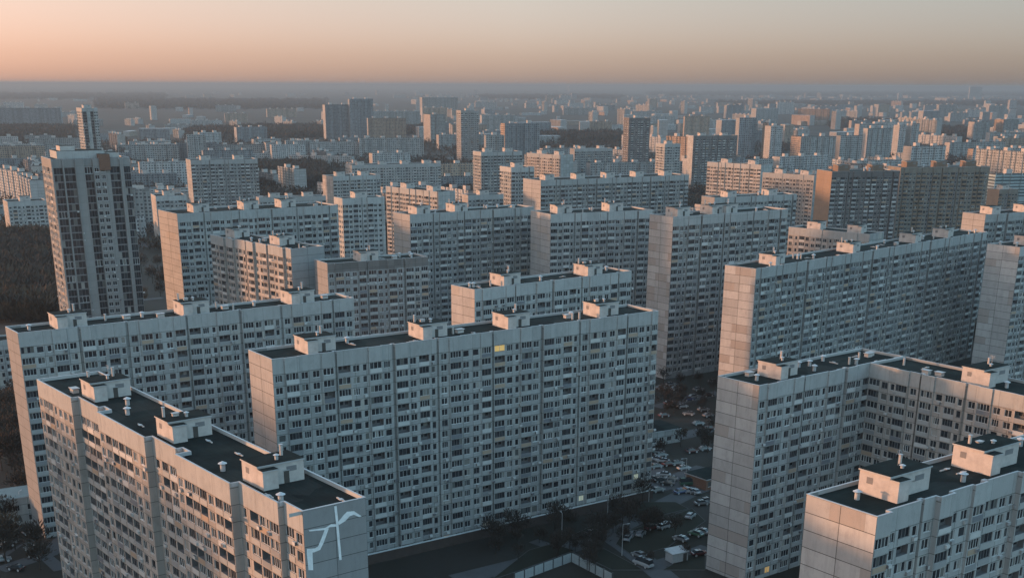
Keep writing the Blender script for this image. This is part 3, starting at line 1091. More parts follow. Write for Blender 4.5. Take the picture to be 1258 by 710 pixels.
# low office wing with a teal roof at the left border
def simple_block(name, xl, yt, xr, h, ang, depth, wall, roofm, label, cat, group=None, lay='plain', nf=None):
    p0 = at(xl, yt, h)
    a = R(ang)
    L = solve_len(p0, a, h, xr)
    root = empty(name, (p0.x, p0.y, 0), a, label, cat, group)
    footprint_add((p0.x, p0.y), a, L, depth)
    wm, wins, fld = MB(), [], MB()
    n = nf or max(1, int(h / 3.2))
    r = random.Random(int(xl * 3))
    cols = [(t if t in ('w1', 'w2') else 'w2', 0, w) for t, o, w in layout_plain(L, 1)]
    build_facade(Facade((0, 0), (1, 0), (0, -1)), cols, n, min(3.0, h / n - .3), 0.2, h, wm, None, wall, wins, fld, r, wall)
    for F, q in ((Facade((L, 0), (0, 1), (1, 0)), depth), (Facade((L, depth), (-1, 0), (0, 1)), L), (Facade((0, depth), (0, -1), (-1, 0)), depth)):
        wm.quad(F.p(0, 0, 0), F.p(q, 0, 0), F.p(q, 0, h), F.p(0, 0, h), wall, [(0, 0), (q, 0), (q, h), (0, h)])
    wm.build('wall', root)
    rb = MB()
    rb.box(-.25, L + .25, -.25, depth + .25, h, h + .3, 'cap', roofm, True)
    rb.build('roof', root)
    for w in wins:
        o = obj('window', win_mesh(w[2], w[3], w[4], w[5])[1], root, w[0])
    return root, L


MAT['teal_roof'] = plain('teal_sheet_roof', (0.10, 0.15, 0.165), 0.7, 0.2, 0.5)
simple_block('annex_building', -40, 621, 42, 7.5, 30, 10, 'conc', 'teal_roof', 'low two storey annex with a teal roof at the foot of the left slab', 'annex')
simple_block('substation', 790, 533.5, 835, 4.6, 30, 12, 'conc', 'roof', 'small grey flat roofed utility building right of the middle slab foot', 'utility building', nf=1)
simple_block('garage_block', 868, 590, 905, 3.2, 36, 9, 'brick', 'roof', 'low brown brick garage beside the patchwork end wall', 'garage', nf=1)


# ------------------------------------------------------------------ far blocks: real boxes with roof huts, facades patterned in the material
def far_block(name, xl, yt, xr, h, ang, depth, mat, end, label, cat, group, yb=None, xe=None, world=None, r=rng, setb=True):
    if world:
        p0 = Vector((world[0], world[1], h))
        L = world[2]
        a = R(ang)
    else:
        if yb is not None:
            p0 = at(xl, yb, 0)
            d = (at(xl, yt, 50) - Vector((0, 0, CAM_H)))
            hd = math.hypot(p0.x, p0.y)
            h = CAM_H + d.z / math.hypot(d.x, d.y) * hd
            p0.z = h
        else:
            p0 = at(xl, yt, h)
        a = R(ang)
        L = solve_len(p0, a, h, xr)
        if xe is not None:
            nn = Vector((-math.sin(a), math.cos(a), 0))
            depth = min((abs(proj(p0 + nn * q / 2)[0] - xe), q / 2) for q in range(16, 100))[1]
    D = depth
    footprint_add((p0.x, p0.y), a, L, D)
    mb = MB()

    def face(x0, y0, x1, y1, z1, m, z0=0):
        q = math.hypot(x1 - x0, y1 - y0)
        mb.quad((x0, y0, z0), (x1, y0 if False else y1, z0), (x1, y1, z1), (x0, y0, z1), m, [(0, z0), (q, z0), (q, z1), (0, z1)])
    # a front with shallow projecting bays, cast as real relief
    x, k = 0.0, r.randrange(3)
    pat = [(7, 0), (3.4, 1.1), (6, 0), (2.2, -.9)]
    prev = 0.0
    segs = []
    while x < L:
        w, o = pat[k % 4]
        w = min(w, L - x)
        segs.append((x, x + w, o))
        x += w
        k += 1
    for i, (xa, xb, o) in enumerate(segs):
        mb.quad((xa, -o, 0), (xb, -o, 0), (xb, -o, h), (xa, -o, h), mat, [(xa, 0), (xb, 0), (xb, h), (xa, h)])
        if i:
            po = segs[i - 1][2]
            lo, hi = (-po, -o)
            face(xa, lo, xa, hi, h, mat)
        mb.quad((xa, -o, h), (xb, -o, h), (xb, D, h), (xa, D, h), 'roof', [(xa, 0), (xb, 0), (xb, D), (xa, D)])
        mb.box(xa, xb, -o - .15, -o + .3, h - 1.6, h + .5, 'cap' if r.random() < .0 else mat)
    face(L, -segs[-1][2], L, D, h, end)
    face(L, D, 0, D, h, mat)
    face(0, D, 0, -segs[0][2], h, end)
    n = max(1, round(L / 26))
    for k in range(n):
        s = L * (k + .5) / n
        if L > 8:
            hh = r.uniform(2.6, 4.2)
            mb.box(s - 3, s + 3, D / 2 - 2.6, D / 2 + 2.6, h, h + hh, 'hut', 'roof')
    o = mb.build(name, None, (p0.x, p0.y, 0))
    o.rotation_euler = (0, 0, a)
    o['label'] = label
    o['category'] = cat
    if group:
        o['group'] = group
    return o


GF = 'hazy blocks of the distant city'
FAR = [  # xl, yt, xr, ybase, ang, xe, mat, end, label
    (401, 129, 431, 172, 20, 396, 'lodd', 'end', 'dark hazy high-rise with a pale left edge, first of the left horizon cluster'),
    (431, 122, 458, 172, 20, None, 'lodd', 'end_g', 'tallest dark high-rise of the left horizon cluster'),
    (459, 137, 516, 159, 16, None, 'lod', 'end_g', 'wide pale grey block just right of the dark horizon cluster'),
    (529, 141, 547, 176, 20, 511, 'lod', 'conc_w', 'pair of peach lit narrow faces left of the tall bright tower'),
    (519, 120, 562, 142, 15, 514, 'lod', 'end', 'hazy wide high-rise above the peach pair'),
    (620, 152, 663, 205, 16, 615, 'lodd', 'lodb', 'hazy dark tower with a pink crown behind the slim pink ended block'),
    (944, 155, 962, 201, 16, 940, 'lodp', 'end', 'white slim tower right of the slender pink one'),
    (934, 151, 944, 198, -40, None, 'lodb', 'end_g', 'slender pink lit tower right of the pink turrets'),
    (981, 168, 1027, 208, 14, 972, 'lod', 'lodb', 'broad grey block behind the ochre ended complex'),
    (1029, 167, 1060, 205, 14, None, 'lod', 'end_g', 'grey ribbed block between the broad one and the white pair'),
    (1062, 158, 1096, 202, 14, None, 'lod', 'end', 'pale grey ribbed block left of the white slim pair'),
    (1101, 154, 1113, 195, 14, 1098, 'lodp', 'end', 'left one of the white slim pair of towers'),
    (1116, 152, 1130, 195, 14, 1114, 'lodp', 'end', 'right one of the white slim pair of towers'),
    (979, 134, 1020, 153, -30, None, 'lodb', 'end_g', 'wide salmon block with vertical stripes near the right horizon'),
    (1194, 150, 1217, 177, 14, 1190, 'lod', 'conc_w', 'grey high-rise with beige edge near the right border, left of two'),
    (1229, 147, 1252, 177, 14, 1222, 'lod', 'lodb', 'high-rise with a pink left face near the right border, right of two'),
    (1190, 107, 1207, 122, 14, None, 'lod', 'end', 'tiny pair-like block standing on the right horizon'),
    (164, 178, 219, 206, 14, 160, 'lod', 'end_g', 'striped slab right of the hazy tower, before the left woods'),
    (220, 176, 266, 205, 14, None, 'lodd', 'end_g', 'grey slab directly behind the dark ribbed block, left portion'),
    (268, 178, 326, 199, 14, None, 'lod', 'end', 'low grey slab behind and right of the dark ribbed block'),
    (328, 176, 346, 200, 14, 322, 'lodp', 'conc_w', 'small block with pink turret left of the woods belt'),
    (352, 173, 386, 196, 14, None, 'lod', 'end', 'low slab in the left middle haze over the dark woods'),
    (382, 175, 440, 196, 14, 378, 'lodp', 'end', 'low pale slab with bright left edge over the dark woods'),
    (356, 191, 432, 204, -10, None, 'lodp', 'end', 'long low pale building at the edge of the dark woods'),
    (442, 170, 520, 196, 12, None, 'lod', 'end_g', 'wide dull slab left of the tall bright tower'),
    (840, 143, 872, 170, 12, 857, 'lodb', 'lodb', 'pink topped tower behind the broad dark ribbed block'),
    (905, 145, 930, 198, 12, None, 'lodd', 'end_g', 'dark hazy tower left of the slender pink one'),
    (1217, 214, 1300, 262, 10, None, 'lodt', 'lodt', 'teal banded parking building at the right border'),
    (1192, 183, 1300, 214, 12, None, 'lodp', 'lodb', 'wide pale and pink cluster behind the cream high-rise at right'),
    (2, 178, 52, 200, 12, None, 'lod', 'end', 'hazy slab left of the leaning tower top'),
    (-6, 133, 74, 158, 8, None, 'lodd', 'end_g', 'wide faint grey block near the left horizon'),
    (165, 233, 184, 285, 14, None, 'lod', 'end', 'narrow grey block touching the right side of the leaning tower'),
]
for xl, yt, xr, yb, ang, xe, m, en, lab in FAR:
    tall = (xr - xl) < 36
    far_block('distant_tower' if tall else 'distant_block', xl, yt, xr, 0, ang, 14, m, en, lab, 'tower block' if tall else 'apartment block', GF, yb=yb, xe=xe)

# woods (photo pixels of ground): x0, x1, y0, y1
WOODS = [(-20, 62, 296, 395), (318, 396, 205, 232), (536, 582, 208, 232), (158, 232, 208, 224), (300, 400, 158, 170), (-20, 88, 158, 174), (640, 760, 166, 176), (1130, 1188, 160, 190), (230, 300, 160, 172),
         (590, 760, 118, 122), (-20, 200, 116, 122), (800, 1280, 114, 118), (1020, 1100, 150, 158), (470, 520, 156, 166), (120, 400, 124, 134), (880, 1280, 126, 130)]


def in_woods(x, y):
    return any(a < x < b and c < y < d for a, b, c, d in WOODS)


# infill: blocks on the city grid beyond the explicit ones
names = {'5': 'low block', '9': 'mid-rise', '16': 'high-rise', '22': 'slim tower'}
tones = {'lod': 'grey', 'lodp': 'pale', 'lodd': 'dark grey', 'lodb': 'brownish'}
LAND = [(-999, 'behind the leaning white tower'), (165, 'right of the leaning white tower'), (320, 'above the dark woods'), (480, 'left of the tallest bright tower'), (590, 'right of the tallest bright tower'),
        (690, 'left of the dark copper striped tower'), (805, 'right of the dark copper striped tower'), (940, 'right of the slender pink tower'), (1060, 'above the cream and brown high-rise'), (1180, 'near the right border')]
cnt = {}
placed = 0
rr = random.Random(77)
tries = 0
items = []
while placed < 212 and tries < 20000:
    tries += 1
    y = 109 + (rr.random() ** 1.25) * 128
    x = rr.uniform(-90, 1350)
    if in_woods(x, y):
        continue
    p = at(x, y, 0)
    if p.y < 820 and not (p.y > 640 and x > 560 and x < 1000):
        continue
    d = p.y
    k = rr.random()
    if d < 1300:
        typ = '5' if k < .55 else '9'
    elif d < 2300:
        typ = '5' if k < .5 else '9' if k < .9 else '16'
    else:
        typ = '5' if k < .3 else '9' if k < .68 else '16' if k < .96 else '22'
        if d > 4500:
            typ = '9' if k < .7 else '16'
        if x < 400:
            typ = '5' if k < .7 else '9'
            if rr.random() < .4:
                continue
    h = {'5': 15.5, '9': 27, '16': 47, '22': 68}[typ] * rr.uniform(.95, 1.05)
    L = {'5': rr.uniform(50, 90), '9': rr.uniform(50, 130), '16': rr.choice([26, 50, 80]), '22': rr.uniform(24, 34)}[typ]
    D = {'5': 12, '9': 13, '16': 15, '22': 22}[typ]
    ang = rr.choice([14, 14, 20, 24, -60, -70]) + rr.uniform(-3, 3)
    a = R(ang)
    c = Vector((p.x + math.cos(a) * L / 2, p.y + math.sin(a) * L / 2))
    if any(on_building(p.x + math.cos(a) * L * q / 4, p.y + math.sin(a) * L * q / 4, 14) for q in range(5)):
        continue
    mat = rr.choice(['lod', 'lod', 'lod', 'lodp', 'lodp', 'lodd', 'lodb']) if typ != '5' else rr.choice(['lod', 'lodp', 'lodd'])
    end = rr.choice(['end', 'end', 'conc_w', 'end_g'])
    near_d = 'near' if d < 1400 else 'far' if d < 2800 else 'horizon'
    items.append((x, near_d, mat, typ, (p.x, p.y, L), h, ang, D, end))
    footprint_add((p.x, p.y), a, L, D)
    placed += 1
placed = tries = 0
while placed < 95 and tries < 30000:
    tries += 1
    y = rr.uniform(150, 300)
    x = rr.uniform(-40, 1290) if rr.random() < .45 else rr.uniform(-40, 560)
    if in_woods(x, y):
        continue
    p = at(x, y, 0)
    typ = rr.choice(['5', '5', '9'])
    h = {'5': 15.5, '9': 27}[typ] * rr.uniform(.9, 1.1)
    L, D = rr.uniform(36, 84), rr.uniform(11, 14)
    ang = rr.choice([24, 30, 34, -56, -60]) + rr.uniform(-3, 3)
    a = R(ang)
    if any(on_building(p.x + math.cos(a) * L * q / 5, p.y + math.sin(a) * L * q / 5, 9) for q in range(6)):
        continue
    items.append((x, 'near' if p.y < 1400 else 'far', rr.choice(['lod', 'lodp', 'lodp', 'lodd']), typ, (p.x, p.y, L), h, ang, D, rr.choice(['end', 'conc_w', 'end'])))
    footprint_add((p.x, p.y), a, L, D)
    placed += 1
items.sort(key=lambda q: q[0])
ORD = 'first second third fourth fifth sixth seventh eighth ninth tenth eleventh twelfth thirteenth fourteenth fifteenth sixteenth'.split()
for x, nd, mat, typ, wd, h, ang, D, end in items:
    land = [l for q, l in LAND if q <= x][-1]
    key_ = (nd, mat, typ, land)
    cnt[key_] = cnt.get(key_, 0) + 1
    o_ = ORD[min(cnt[key_], 16) - 1]
    dist = {'near': '', 'far': 'hazy ', 'horizon': 'faint '}[nd]
    lab = f'{dist}{tones[mat]} {names[typ]} {land}, {o_} from left'
    far_block('distant_tower' if typ == '22' else 'distant_block', 0, 0, 0, h, ang, D, mat, end, lab, 'tower block' if typ == '22' else 'apartment block', GF, world=wd, r=rr)

# the farthest city, beyond counting
mb = MB()
for k in range(900):
    d = 2600 + 12500 * rr.random() ** 1.2
    x = rr.uniform(-.48, .48) * d
    if (k % 5) and on_building(x, d, 30):
        continue
    px, py = proj((x, d, 0))
    if in_woods(px, py):
        continue
    L, D = rr.choice([20, 30, 60, 90]), rr.choice([14, 18, 24])
    h = rr.choice([9, 12, 12, 15, 15, 27, 27, 44] if d < 7000 else [9, 12, 15, 24]) * rr.uniform(.9, 1.1)
    if x < -.08 * d and rr.random() < .75:
        continue
    a = R(rr.choice([14, 20, -65, 90, 30]))
    ca, sa = math.cos(a), math.sin(a)
    T = lambda u, v, z: (x + u * ca - v * sa, d + u * sa + v * ca, z)
    m = rr.choice(['lod', 'lodp', 'lodp', 'lodd', 'lodb'])
    for (u0, v0, u1, v1) in ((0, 0, L, 0), (L, 0, L, D), (L, D, 0, D), (0, D, 0, 0)):
        q = math.hypot(u1 - u0, v1 - v0)
        mb.quad(T(u0, v0, 0), T(u1, v1, 0), T(u1, v1, h), T(u0, v0, h), m if q > D else 'end', [(0, 0), (q, 0), (q, h), (0, h)])
    mb.quad(T(0, 0, h), T(L, 0, h), T(L, D, h), T(0, D, h), 'cap')
mb.build('distant_city', kind='stuff', label='countless tiny blocks dissolving in the haze below the horizon')

# chimney stacks and masts on the horizon
for k, (x, yt, yb) in enumerate(((687, 101, 112), (699, 98, 113), (14, 96, 110), (25, 97, 110))):
    p = at(x, yb, 0)
    d = at(x, yt + 6.0, 0)
    hh = 104 + rr.uniform(1, 3)
    mb = MB()
    rad = 16
    mb.cyl(0, 0, 0, hh, rad, rad * .7, 12, 'hut')
    mb.cyl(0, 0, hh, hh + 6, rad * .72, rad * .72, 12, 'cap')
    o = mb.build('cooling_tower' if k < 2 else 'chimney_stack', None, (p.x, p.y, 0))
    o['label'] = ('hazy tower left one of the pair on the mid horizon', 'hazy tower right one of the pair on the mid horizon', 'faint chimney on the far left horizon, left one', 'faint chimney on the far left horizon, right one')[k]
    o['category'] = 'chimney'

# ------------------------------------------------------------------ ground
s_ = NT('city_ground')
tc_ = s_.n('ShaderNodeTexCoord').outputs['Object']
g1, g2, g3 = s_.noise(0.004, tc_, 6), s_.noise(0.03, tc_, 5), s_.noise(0.6, tc_, 5)
col_ = s_.ramp(g1, [(0.35, (0.014, 0.014, 0.012)), (0.5, (0.024, 0.021, 0.018)), (0.62, (0.036, 0.034, 0.031))])
col_ = s_.mix(s_.ramp(g2, [(0.42, (0, 0, 0)), (0.6, (1, 1, 1))]), col_, (0.018, 0.018, 0.013, 1))
col_ = s_.mix(s_.math('MULTIPLY', g3, 0.5), col_, (0.012, 0.011, 0.010, 1))
MAT['ground'] = s_.set(col_, 0.95)
MAT['asphalt'] = plain('asphalt', (0.062, 0.063, 0.067), 0.9, 0.3, 0.25)
MAT['pave'] = plain('pavement', (0.10, 0.10, 0.10), 0.9, 0.25, 0.4)
MAT['lawn'] = plain('winter_lawn', (0.013, 0.014, 0.009), 0.95, 0.4, 0.15)
MAT['kerb'] = plain('kerb_stone', (0.07, 0.07, 0.07), 0.85, 0.2)
mb = MB()
S = 28000
for (xa, xb, ya, yb_) in ((-S, S, -2000, S * 1.3),):
    mb.quad((xa, ya, 0), (xb, ya, 0), (xb, yb_, 0), (xa, yb_, 0), 'ground')
mb.build('ground', kind='structure')


def strip(pts, w, z, mb, mat):
    """road strip along world points"""
    P = [Vector((p[0], p[1])) for p in pts]
    Lf, Rt = [], []
    for i, p in enumerate(P):
        a = P[max(i - 1, 0)]
        b = P[min(i + 1, len(P) - 1)]
        t = (b - a).normalized()
        n = Vector((-t.y, t.x)) * w / 2
        Lf.append(p + n)
        Rt.append(p - n)
    for i in range(len(P) - 1):
        mb.quad((Rt[i].x, Rt[i].y, z), (Rt[i + 1].x, Rt[i + 1].y, z), (Lf[i + 1].x, Lf[i + 1].y, z), (Lf[i].x, Lf[i].y, z), mat)


def px_line(pts):
    return [at(x, y, 0)[:2] for x, y in pts]


ROADS = [([(560, 712), (640, 692), (700, 672), (745, 655), (775, 640), (815, 620), (845, 605), (880, 592)], 7),
         ([(745, 655), (770, 672), (800, 695), (830, 720)], 6.5), ([(800, 695), (840, 684), (870, 672)], 5), ([(655, 664), (690, 676), (720, 690)], 3.5),
         ([(845, 605), (812, 585), (795, 565)], 6), ([(795, 545), (840, 535), (880, 525)], 7), ([(805, 500), (850, 490), (885, 482)], 6), ([(800, 600), (830, 590), (870, 575)], 9),
         ([(0, 700), (30, 690), (60, 680), (80, 660)], 5), ([(-20, 655), (20, 648), (60, 640)], 4), ([(-10, 690), (35, 665), (75, 700)], 3.5),
         ([(0, 388), (30, 384), (60, 382), (90, 380)], 5), ([(150, 372), (180, 368), (200, 366)], 6)]
rb = MB()
kb = MB()
for i, (pts, w) in enumerate(ROADS):
    wp = px_line(pts)
    strip(wp, w, 0.05 + .004 * i, rb, 'asphalt')
rb.build('road', kind='structure')
# city avenues out to the horizon
ab = MB()
for i, (x0, y0, a, w, L) in enumerate(((-400, 900, 14, 26, 2600), (200, 1150, 14, 30, 4000), (-1200, 2000, 5, 36, 6000), (-300, 600, 100, 22, 3000), (420, 800, 95, 24, 4200), (-900, 3300, 2, 40, 7000), (1100, 1500, 85, 30, 5000))):
    ca, sa = math.cos(R(a)), math.sin(R(a))
    strip([(x0 - ca * L / 2, y0 - sa * L / 2), (x0 + ca * L / 2, y0 + sa * L / 2)], w, 0.15 + .01 * i, ab, 'asphalt')
ab.build('avenue', kind='structure')
# courtyard lawns with raised kerbs
lb = MB()
LAWNS = [[(604, 712), (650, 676), (678, 668), (705, 676), (640, 700)], [(690, 664), (740, 640), (768, 640), (720, 664)], [(752, 700), (715, 682), (738, 672), (790, 700)], [(757, 668), (765, 655), (800, 642), (850, 625), (866, 640), (820, 672), (780, 684)], [(815, 700), (850, 680), (866, 676), (866, 700)],
         [(788, 617), (830, 617), (845, 625), (800, 636), (780, 636)]]
for i, pl in enumerate(LAWNS):
    w = [at(x, y, 0) for x, y in pl]
    c = sum(w, Vector()) / len(w)
    # order counterclockwise around the centre
    w.sort(key=lambda q: math.atan2(q.y - c.y, q.x - c.x))
    z = .13 + .004 * i
    lb.poly([(q.x, q.y, z) for q in w], 'lawn')
    for a, b in zip(w, w[1:] + w[:1]):
        d = (b - a).normalized()
        n = Vector((d.y, -d.x, 0)) * .16
        lb.poly([(a.x, a.y, z + .03), (b.x, b.y, z + .03), (b.x + n.x, b.y + n.y, z + .03), (a.x + n.x, a.y + n.y, z + .03)][::-1], 'kerb')
        lb.poly([(a.x + n.x, a.y + n.y, 0), (b.x + n.x, b.y + n.y, 0), (b.x + n.x, b.y + n.y, z + .03), (a.x + n.x, a.y + n.y, z + .03)], 'kerb')
lb.build('lawn', kind='structure')

# ------------------------------------------------------------------ the white mural and the fence
P3, A3, L3 = b3[1], b3[2], b3[3]
h3 = 54
Wd = 13.0 - 2.3


def mural(u, v):
    """zoomed photo pixel on the end wall -> (across the wall, height)"""
    a = (u - 135) / 380.0
    top = 400 - (u - 135) * .21
    return a * Wd, h3 - (v - top) / 31.0


mb = MB()
STR = [[(165, 487), (170, 493), (262, 484), (290, 470), (335, 466), (340, 455), (300, 455), (262, 474)],
       [(262, 478), (240, 520), (215, 565), (195, 575), (148, 578), (146, 600), (190, 594), (226, 582), (250, 545), (284, 476)],
       [(146, 598), (150, 682), (178, 682), (180, 590)],
       [(322, 368), (327, 440), (332, 540), (337, 632), (352, 630), (347, 540), (342, 440), (337, 366)],
       [(340, 444), (375, 410), (398, 392), (440, 388), (486, 412), (470, 416), (438, 406), (412, 414), (385, 438), (345, 458)]]
for k, st in enumerate(STR):
    pts = []
    for u, v in st:
        a, z = mural(u, v)
        pts.append((L3 + .02 + .004 * k, 2.3 + a, z))
    mb.poly(pts, 'paint', [(p[1], p[2]) for p in pts])
mb.build('painted_mural', b3[0], label='white painted abstract crane-like figure')

MAT['hoard'] = plain('pale_fence_sheet', (0.34, 0.38, 0.39), 0.7, 0.15, 1.0)
MAT['post'] = plain('dark_fence_post', (0.06, 0.065, 0.07), 0.7)
fpts = [at(632, 716, 0), at(702, 690, 0), at(752, 716, 0)]
cc = fpts[1]
fe = empty('site_fence', (cc.x, cc.y, 0), 0, 'pale sheet fence with dark posts around the plot at the bottom edge', 'fence')
for a, b in zip(fpts, fpts[1:]):
    d = (b - a)
    n = max(1, int(d.length / 3.0))
    for k in range(n + 1):
        p = a + d * k / n
        mbp = MB()
        mbp.box(-.17, .17, -.17, .17, 0, 2.75, 'post')
        o = mbp.build('fence_post', fe, (p.x - cc.x, p.y - cc.y, 0))
        if k < n:
            mbs = MB()
            w = d.length / n
            m_ = int(w / .25)
            for q in range(m_):      # corrugated sheet
                x0, x1 = .09 + (w - .18) * q / m_, .09 + (w - .18) * (q + 1) / m_
                y = .03 if q % 2 else -.03
                mbs.box(x0, x1, y - .015, y + .015, .1, 2.5, 'hoard')
            o = mbs.build('fence_panel', fe, (p.x - cc.x, p.y - cc.y, 0))
            o.rotation_euler = (0, 0, math.atan2(d.y, d.x))

# ------------------------------------------------------------------ cars
MAT['tyre'] = plain('tyre_rubber', (0.02, 0.02, 0.02), 0.9)
MAT['carglass'] = plain('car_glass', (0.02, 0.025, 0.03), 0.1, 0.1, 1.0, 0.0, 0.5)
MAT['lamp'] = plain('headlamp', (0.5, 0.5, 0.48), 0.3)
MAT['tail'] = plain('tail_lamp', (0.25, 0.02, 0.02), 0.4)
CARC = {'white': (0.30, 0.31, 0.32), 'silver': (0.15, 0.155, 0.16), 'black': (0.015, 0.016, 0.018), 'dark red': (0.06, 0.012, 0.012), 'blue': (0.03, 0.06, 0.14), 'grey': (0.13, 0.135, 0.14), 'green': (0.04, 0.09, 0.06)}
for k, c in CARC.items():
    s_ = NT('car_paint_' + k.replace(' ', '_'))
    s_.b.inputs['Coat Weight'].default_value = .6
    MAT['car_' + k] = s_.set((*c, 1), .35)


def loft(mb, secs, mat):
    """secs: list of (x, [(y, z) ...]) closed outlines"""
    n = len(secs[0][1])
    for (xa, A), (xb, B) in zip(secs, secs[1:]):
        for k in range(n - 1):
            mb.quad((xa, *A[k]), (xa, *A[k + 1]), (xb, *B[k + 1]), (xb, *B[k]), mat)
    for (x, A), fl in ((secs[0], 0), (secs[-1], 1)):
        pts = [(x, *q) for q in A]
        mb.poly(pts if fl else pts[::-1], mat)


def car_meshes(kind, colkey):
    L = 4.4 if kind == 'car' else 5.6
    W_ = .86 if kind == 'car' else 1.0
    m = 'car_' + colkey
    b = MB()
    if kind == 'car':
        prof = [(-2.2, .45, .72), (-2.05, .32, .86), (-1.3, .25, .93), (-.6, .25, .95), (.7, .25, .93), (1.5, .25, .84), (2.05, .3, .72), (2.2, .42, .6)]
        cab = [(-1.75, .93, .95), (-1.25, .93, 1.38), (-.3, .93, 1.45), (.3, .93, 1.42), (1.05, .92, .94)]
    else:
        prof = [(-2.8, .4, 1.0), (-2.7, .3, 1.15), (-1, .3, 1.2), (1.5, .3, 1.2), (2.3, .3, 1.05), (2.75, .35, .9), (2.8, .45, .75)]
        cab = [(-2.75, 1.15, 1.3), (-2.6, 1.15, 2.2), (0, 1.19, 2.3), (1.3, 1.19, 2.2), (2.1, 1.08, 1.12)]
    loft(b, [(x, [(-W_, z0), (-W_ - .04, (z0 + z1) / 2), (-W_ + .06, z1), (W_ - .06, z1), (W_ + .04, (z0 + z1) / 2), (W_, z0), (-W_, z0)]) for x, z0, z1 in prof], m)
    body = b.mesh('body')
    c = MB()
    loft(c, [(x, [(-W_ + .09, z0), (-W_ + .09 + (z1 - z0) * .32, z1), (W_ - .09 - (z1 - z0) * .32, z1), (W_ - .09, z0), (-W_ + .09, z0)]) for x, z0, z1 in cab], 'carglass')
    glassm = c.mesh('windows')
    t = MB()
    k1, k3 = cab[1], cab[3]
    s1, s3 = W_ - .09 - (k1[2] - k1[1]) * .32 + .03, W_ - .09 - (k3[2] - k3[1]) * .32 + .03
    t.quad((k1[0], -s1, k1[2] + .01), (k3[0], -s3, k3[2] + .03), (k3[0], s3, k3[2] + .03), (k1[0], s1, k1[2] + .01), m)
    t.box(k1[0], k3[0], -s3 * .9, s3 * .9, k3[2] - .03, k1[2] + .055, m)
    roofm = t.mesh('roof')
    w = MB()
    # wheel lies in the xz plane
    n = 12
    rr_ = .32
    i0 = len(w.v)
    for y in (-.1, .1):
        for k in range(n):
            a = 2 * math.pi * k / n
            w.v.append((rr_ * math.cos(a), y, rr_ * math.sin(a)))
    for k in range(n):
        j = (k + 1) % n
        w.f.append((k, j, n + j, n + k))
        w.m.append(w.mi('tyre'))
        w.uv += [(0, 0)] * 4
    w.f.append(tuple(range(n)))
    w.m.append(w.mi('metal'))
    w.uv += [(0, 0)] * n
    w.f.append(tuple(range(2 * n - 1, n - 1, -1)))
    w.m.append(w.mi('metal'))
    w.uv += [(0, 0)] * n
    wheel = w.mesh('wheel')
    hl = MB()
    hl.box(-.03, .03, -.16, .16, -.06, .06, 'lamp')
    tl = MB()
    tl.box(-.03, .03, -.16, .16, -.08, .08, 'tail')
    return body, glassm, roofm, wheel, hl.mesh('headlight'), tl.mesh('tail_light'), L, W_


_car = {}


def place_car(x, y, ang, col, kind, label, group, world=None):
    if (kind, col) not in _car:
        _car[(kind, col)] = car_meshes(kind, col)
    body, gl, rf, wh, hl, tl, L, W_ = _car[(kind, col)]
    p = Vector(world) if world else at(x, y, 0)
    z = 0.115
    e = empty('parked_van' if kind == 'van' else 'parked_car', (p.x, p.y, z), R(ang), label, kind, group)
    obj('body', body, e, (0, 0, .08))
    obj('windows', gl, e, (0, 0, .08))
    obj('roof', rf, e, (0, 0, .08))
    for sx in (-1, 1):
        for sy in (-1, 1):
            obj('wheel', wh, e, (sx * L * .30, sy * (W_ - .06), .32))
    for sy in (-1, 1):
        obj('headlight', hl, e, (L / 2 - .04, sy * (W_ - .25), .72 if kind == 'car' else .9))
        obj('tail_light', tl, e, (-L / 2 + .04, sy * (W_ - .22), .82 if kind == 'car' else 1.1))


